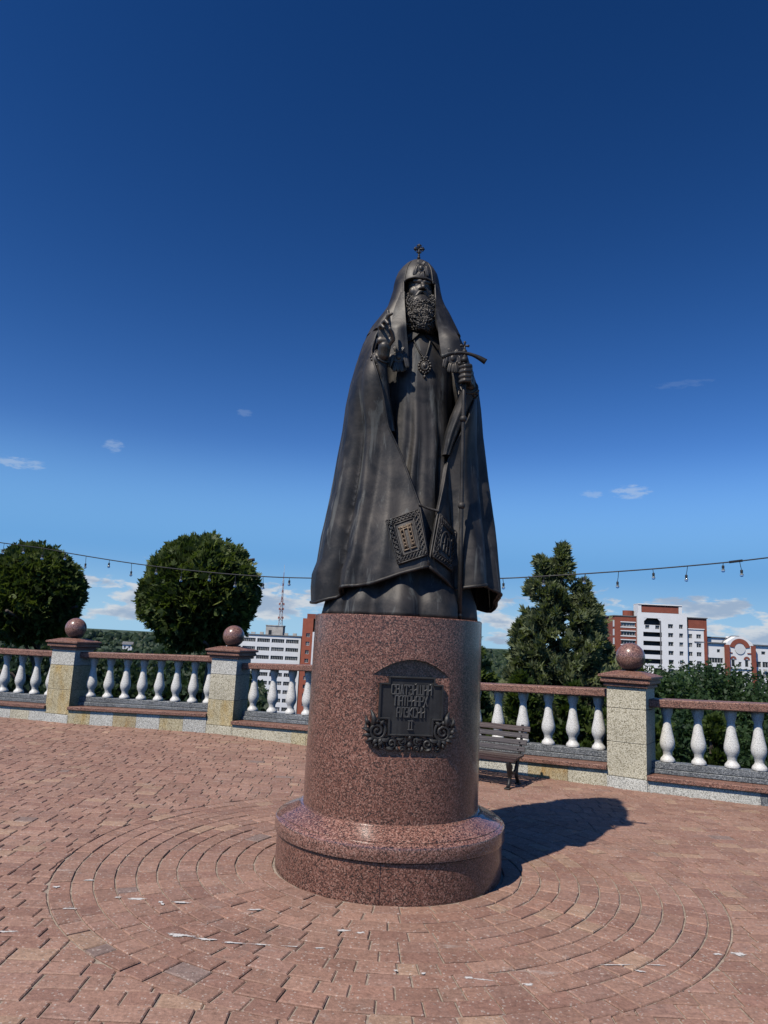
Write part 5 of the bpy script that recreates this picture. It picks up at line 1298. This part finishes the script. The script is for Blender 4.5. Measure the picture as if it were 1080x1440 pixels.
for s in (0, 1):
    x = 2.2 if s == 0 else 7.8; q = [(x, lev[0] + 3.2), (x + (1.1 if s == 0 else -1.1), lev[0] + 3.2), (x, lev[0] + 2.1)]
    vs = [Vector(o) + Vector(ex) * a + Vector((0, 0, z_)) + inn * .04 for a, z_ in q]; b.add(vs, [(0, 1, 2) if s else (0, 2, 1)])
b.build('loggia_corner', WALLW, tw)
b = MB(); b.box(at_(15.2, -1.05, T0 + 3.5), (.35, .12, 17), rz=R(-3)); b.build('downpipe', ROOFG, tw)
# right wing, white with brick top band and brick end
o = at_(24.2, 0); ops = []
for z in lev[1:]: ops += [(.8, z + FH, 2.0, z + 1.45 + FH), (3.4, z + FH, 5.0, z + 1.45 + FH)]
ops = [p for p in ops if p[3] < T0 + 9.6]
mm = facade(o, ex, 5.9, T0 + 9.9, ops, .35); mm.build('wing_wall', WALLW, tw); place_windows(tw, ops, o, ex, .35, cw, lambda w: 2)
mm = MB(); solid(mm, o, ex, 7.0, T0 + 13.4, 13); q = lambda x, z, d=0: Vector(o) + Vector(ex) * x + Vector((0, 0, z)) - inn * d
mm.add([q(0, T0 + 9.9, .03), q(5.9, T0 + 9.9, .03), q(5.9, T0 + 13.4, .03), q(0, T0 + 13.4, .03)], [(0, 1, 2, 3)]); mm.add([q(5.9, 0), q(7., 0), q(7., T0 + 13.4), q(5.9, T0 + 13.4)], [(0, 1, 2, 3)]); mm.build('brick_end', WALLR2, tw)
b = MB(); b.box(at_(27.2, -.1, T0 + 9.75), (6.2, .3, .35), rz=R(-3)); b.build('ledge', WALLW, tw)
b = MB(); b.box(at_(27.6, 6.4, T0 + 13.55), (7.6, 13.6, .3), rz=R(-3)); b.box(at_(3.7, 7, T0 + 13.15), (7.9, 14.4, .3), rz=R(-3)); b.build('roof', ROOFG, tw)
# penthouse: brick between white cheeks
b = MB(); b.box(at_(15.3, 2.0, T0 + 16.0), (12.6, 5.0, 2.6), rz=R(-3)); b.build('penthouse', WALLR2, tw)
b = MB(); b.box(at_(8.4, 2.0, T0 + 15.6), (1.1, 5.4, 3.6), rz=R(-3)); b.box(at_(22.2, 2., T0 + 15.6), (1.1, 5.4, 3.6), rz=R(-3)); b.box(at_(15.3, 1.9, T0 + 17.45), (14.9, 5.6, .35), rz=R(-3)); b.build('penthouse_frame', WALLW, tw)

# long low white building with the brick gable
lw = thing('gabled_building', 'long low white building with brick trimmed round gable, at the right edge', 'building', (108.5, 250, -30)); B0 = 30.; ex = (1, 0, 0); cw = {}
def blk(x, w, h, dep, y=0., wins=(), mat=WALLW, name='wall', n=2):
    o = (x, y, 0); mm = facade(o, ex, w, h, list(wins), .3); solid(mm, o, ex, w, h, dep); r_ = mm.build(name, mat, lw); place_windows(lw, wins, o, ex, .3, cw, lambda w_: max(1, int(w_ / .9))); return r_
wl_ = []
for z in (B0 - 1.3, B0 - 4.3, B0 - 7.3, B0 - 10.3): wl_ += [(3.0, z, 9.6, z + 1.7)]
blk(0, 10.6, B0 + 5.3, 12, 0, wl_ + [(7.6, B0 + 2.2, 8.7, B0 + 3.3)]); blk(5.6, 6.3, B0 + 7.2, 8, 2.5)
b = MB(); b.box((1.6, -.04, B0 + 3.2), (1.5, .1, 3.2)); b.box((4.2, -.04, B0 + 3.2), (1.0, .1, 3.2)); b.build('pilaster', CONC, lw)
gw = [(1.5, B0 - 2.2, 2.7, B0 + .2), (3.9, B0 - 2.2, 4.9, B0 - .6), (6.1, B0 - 2.2, 7.3, B0 + .2)] + [(a, z, a2, z + 1.7) for z in (B0 - 6.2, B0 - 9.4) for a, a2 in ((1.5, 2.9), (4., 5.), (6., 7.4))]
blk(10.6, 8.9, B0 + 5.0, 13, -.8, gw)
for x in (10.1, 19.0): b = MB(); b.box((x + .5, -.95, (B0 + 5.0) / 2), (1.3, 1.2, B0 + 5.0)); b.build('brick_pilaster', WALLR2, lw)
def arcpoly(r0, r1, a0, a1, cx_, cz_, n=14):
    return [(cx_ + r1 * math.cos(lerp(a0, a1, k / n)), cz_ + r1 * math.sin(lerp(a0, a1, k / n))) for k in range(n + 1)] + [(cx_ + r0 * math.cos(lerp(a1, a0, k / n)), cz_ + r0 * math.sin(lerp(a1, a0, k / n))) for k in range(n + 1)]
b = MB(); b.prism([(10.3, B0 + 4.9), (19.8, B0 + 4.9), (19.0, B0 + 6.2), (16.3, B0 + 7.9), (13.8, B0 + 7.9), (11.1, B0 + 6.2)], -.9, 6); fix_normals(b.build('gable', WALLW, lw))
b = MB()
ap = arcpoly(1.95, 3.5, R(12), R(168), 15.05, B0 + 3.7)
n_ = 15
for k in range(14):
    qd = [ap[k], ap[k + 1], ap[2 * n_ - 2 - k], ap[2 * n_ - 1 - k]]; b.prism(qd, -1.02, -.7)
for gx in (12.7, 17.3):
    ap = arcpoly(.45, 1.05, 0, math.pi, gx, B0 + .25, 8)
    for k in range(8): b.prism([ap[k], ap[k + 1], ap[16 - k], ap[17 - k]], -.95, -.7)
for gx in (11.7, 18.3): b.box((gx, -.85, B0 + 2.35), (1.5, .3, .35))
fix_normals(b.build('brick_arch', WALLR2, lw))
b = MB(); b.lathe([(1.75, 0), (1.75, .25), (0, .25)], 20, c=(0, 0, 0)); r_ = b.build('round_panel', FRAMEW, lw); r_.location = (15.05, -.78, B0 + 3.7); r_.rotation_euler = (R(90), 0, 0)
b = MB(); b.box((15.05, -.95, B0 - 2.75), (7.4, .4, .45)); b.build('ledge', WALLW, lw)
b = MB()
for s in (-1, 1): b.tube([(15.05 + s * 4.9, 2.4, B0 + 4.95), (15.05 + s * 4.0, 2.4, B0 + 6.3), (15.05 + s * 1.25, 2.4, B0 + 8.02), (15.05, 2.4, B0 + 8.05)], .22, 4)
b.build('roof_edge', ROOFG, lw)
wr = []
for z in (B0 - 2.1, B0 - 5.6, B0 - 9.0): wr += [(.6 + 2.45 * k, z, 2.6 + 2.45 * k, z + 1.9) for k in range(6)]
blk(20.0, 16, B0 + 5.2, 12, 0, wr + [(2.8, B0 + 2.2, 4.2, B0 + 3.3)])
b = MB(); b.box((28, 5.8, B0 + 5.35), (16.6, 12.8, .35)); b.box((5.2, 5.8, B0 + 5.45), (11, 12.8, .35)); b.box((8.7, 6.4, B0 + 7.35), (6.8, 8.6, .3)); b.build('roof', ROOFG, lw)
b = MB()
for k in (1, 3): b.box((21.4 + 2.45 * k, -.35, B0 - 3.0), (.9, .5, .6))
b.build('air_conditioner', CONC, lw)

# small houses that show between the trees
def house(loc, w, d, h, label, rz=0., roofm=ROOFG, pitch=.35, wins=((.15, .35), (.62, .82))):
    t = thing('small_house', label, 'house', loc, rz); ops = [(w * a, h * .35, w * b_, h * .78) for a, b_ in wins]
    mm = facade((-w / 2, 0, 0), (1, 0, 0), w, h, ops, .2); solid(mm, (-w / 2, 0, 0), (1, 0, 0), w, h, d, top=False); mm.build('wall', WALLW, t); place_windows(t, ops, (-w / 2, 0, 0), (1, 0, 0), .2, {}, lambda q_: 2)
    b = MB(); e = .4; r_ = h + d * pitch
    b.add([(-w / 2 - e, -e, h - .1), (w / 2 + e, -e, h - .1), (w / 2 + e, d / 2, r_), (-w / 2 - e, d / 2, r_), (-w / 2 - e, d + e, h - .1), (w / 2 + e, d + e, h - .1)], [(0, 1, 2, 3), (3, 2, 5, 4)]); b.build('roof', roofm, t)
    b = MB(); b.add([(-w / 2, 0, h), (-w / 2, d, h), (-w / 2, d / 2, r_ - .15)], [(0, 2, 1)]); b.add([(w / 2, 0, h), (w / 2, d, h), (w / 2, d / 2, r_ - .15)], [(0, 1, 2)]); b.build('gable_wall', WALLW, t); return t
house((-136, 400, -11.6), 5, 4, 3.2, 'small white house above the rail in the gap between the two round trees', .2)
house((-36.2, 118, -8.3), 3.4, 3, 2.3, 'white shed seen between balusters below the larger round tree', .1)
house((55.5, 150, -6.4), 3.6, 5, 2.2, 'small white roofed hut just right of the large stone ball', .1, roofm=FRAMEW, pitch=.5)
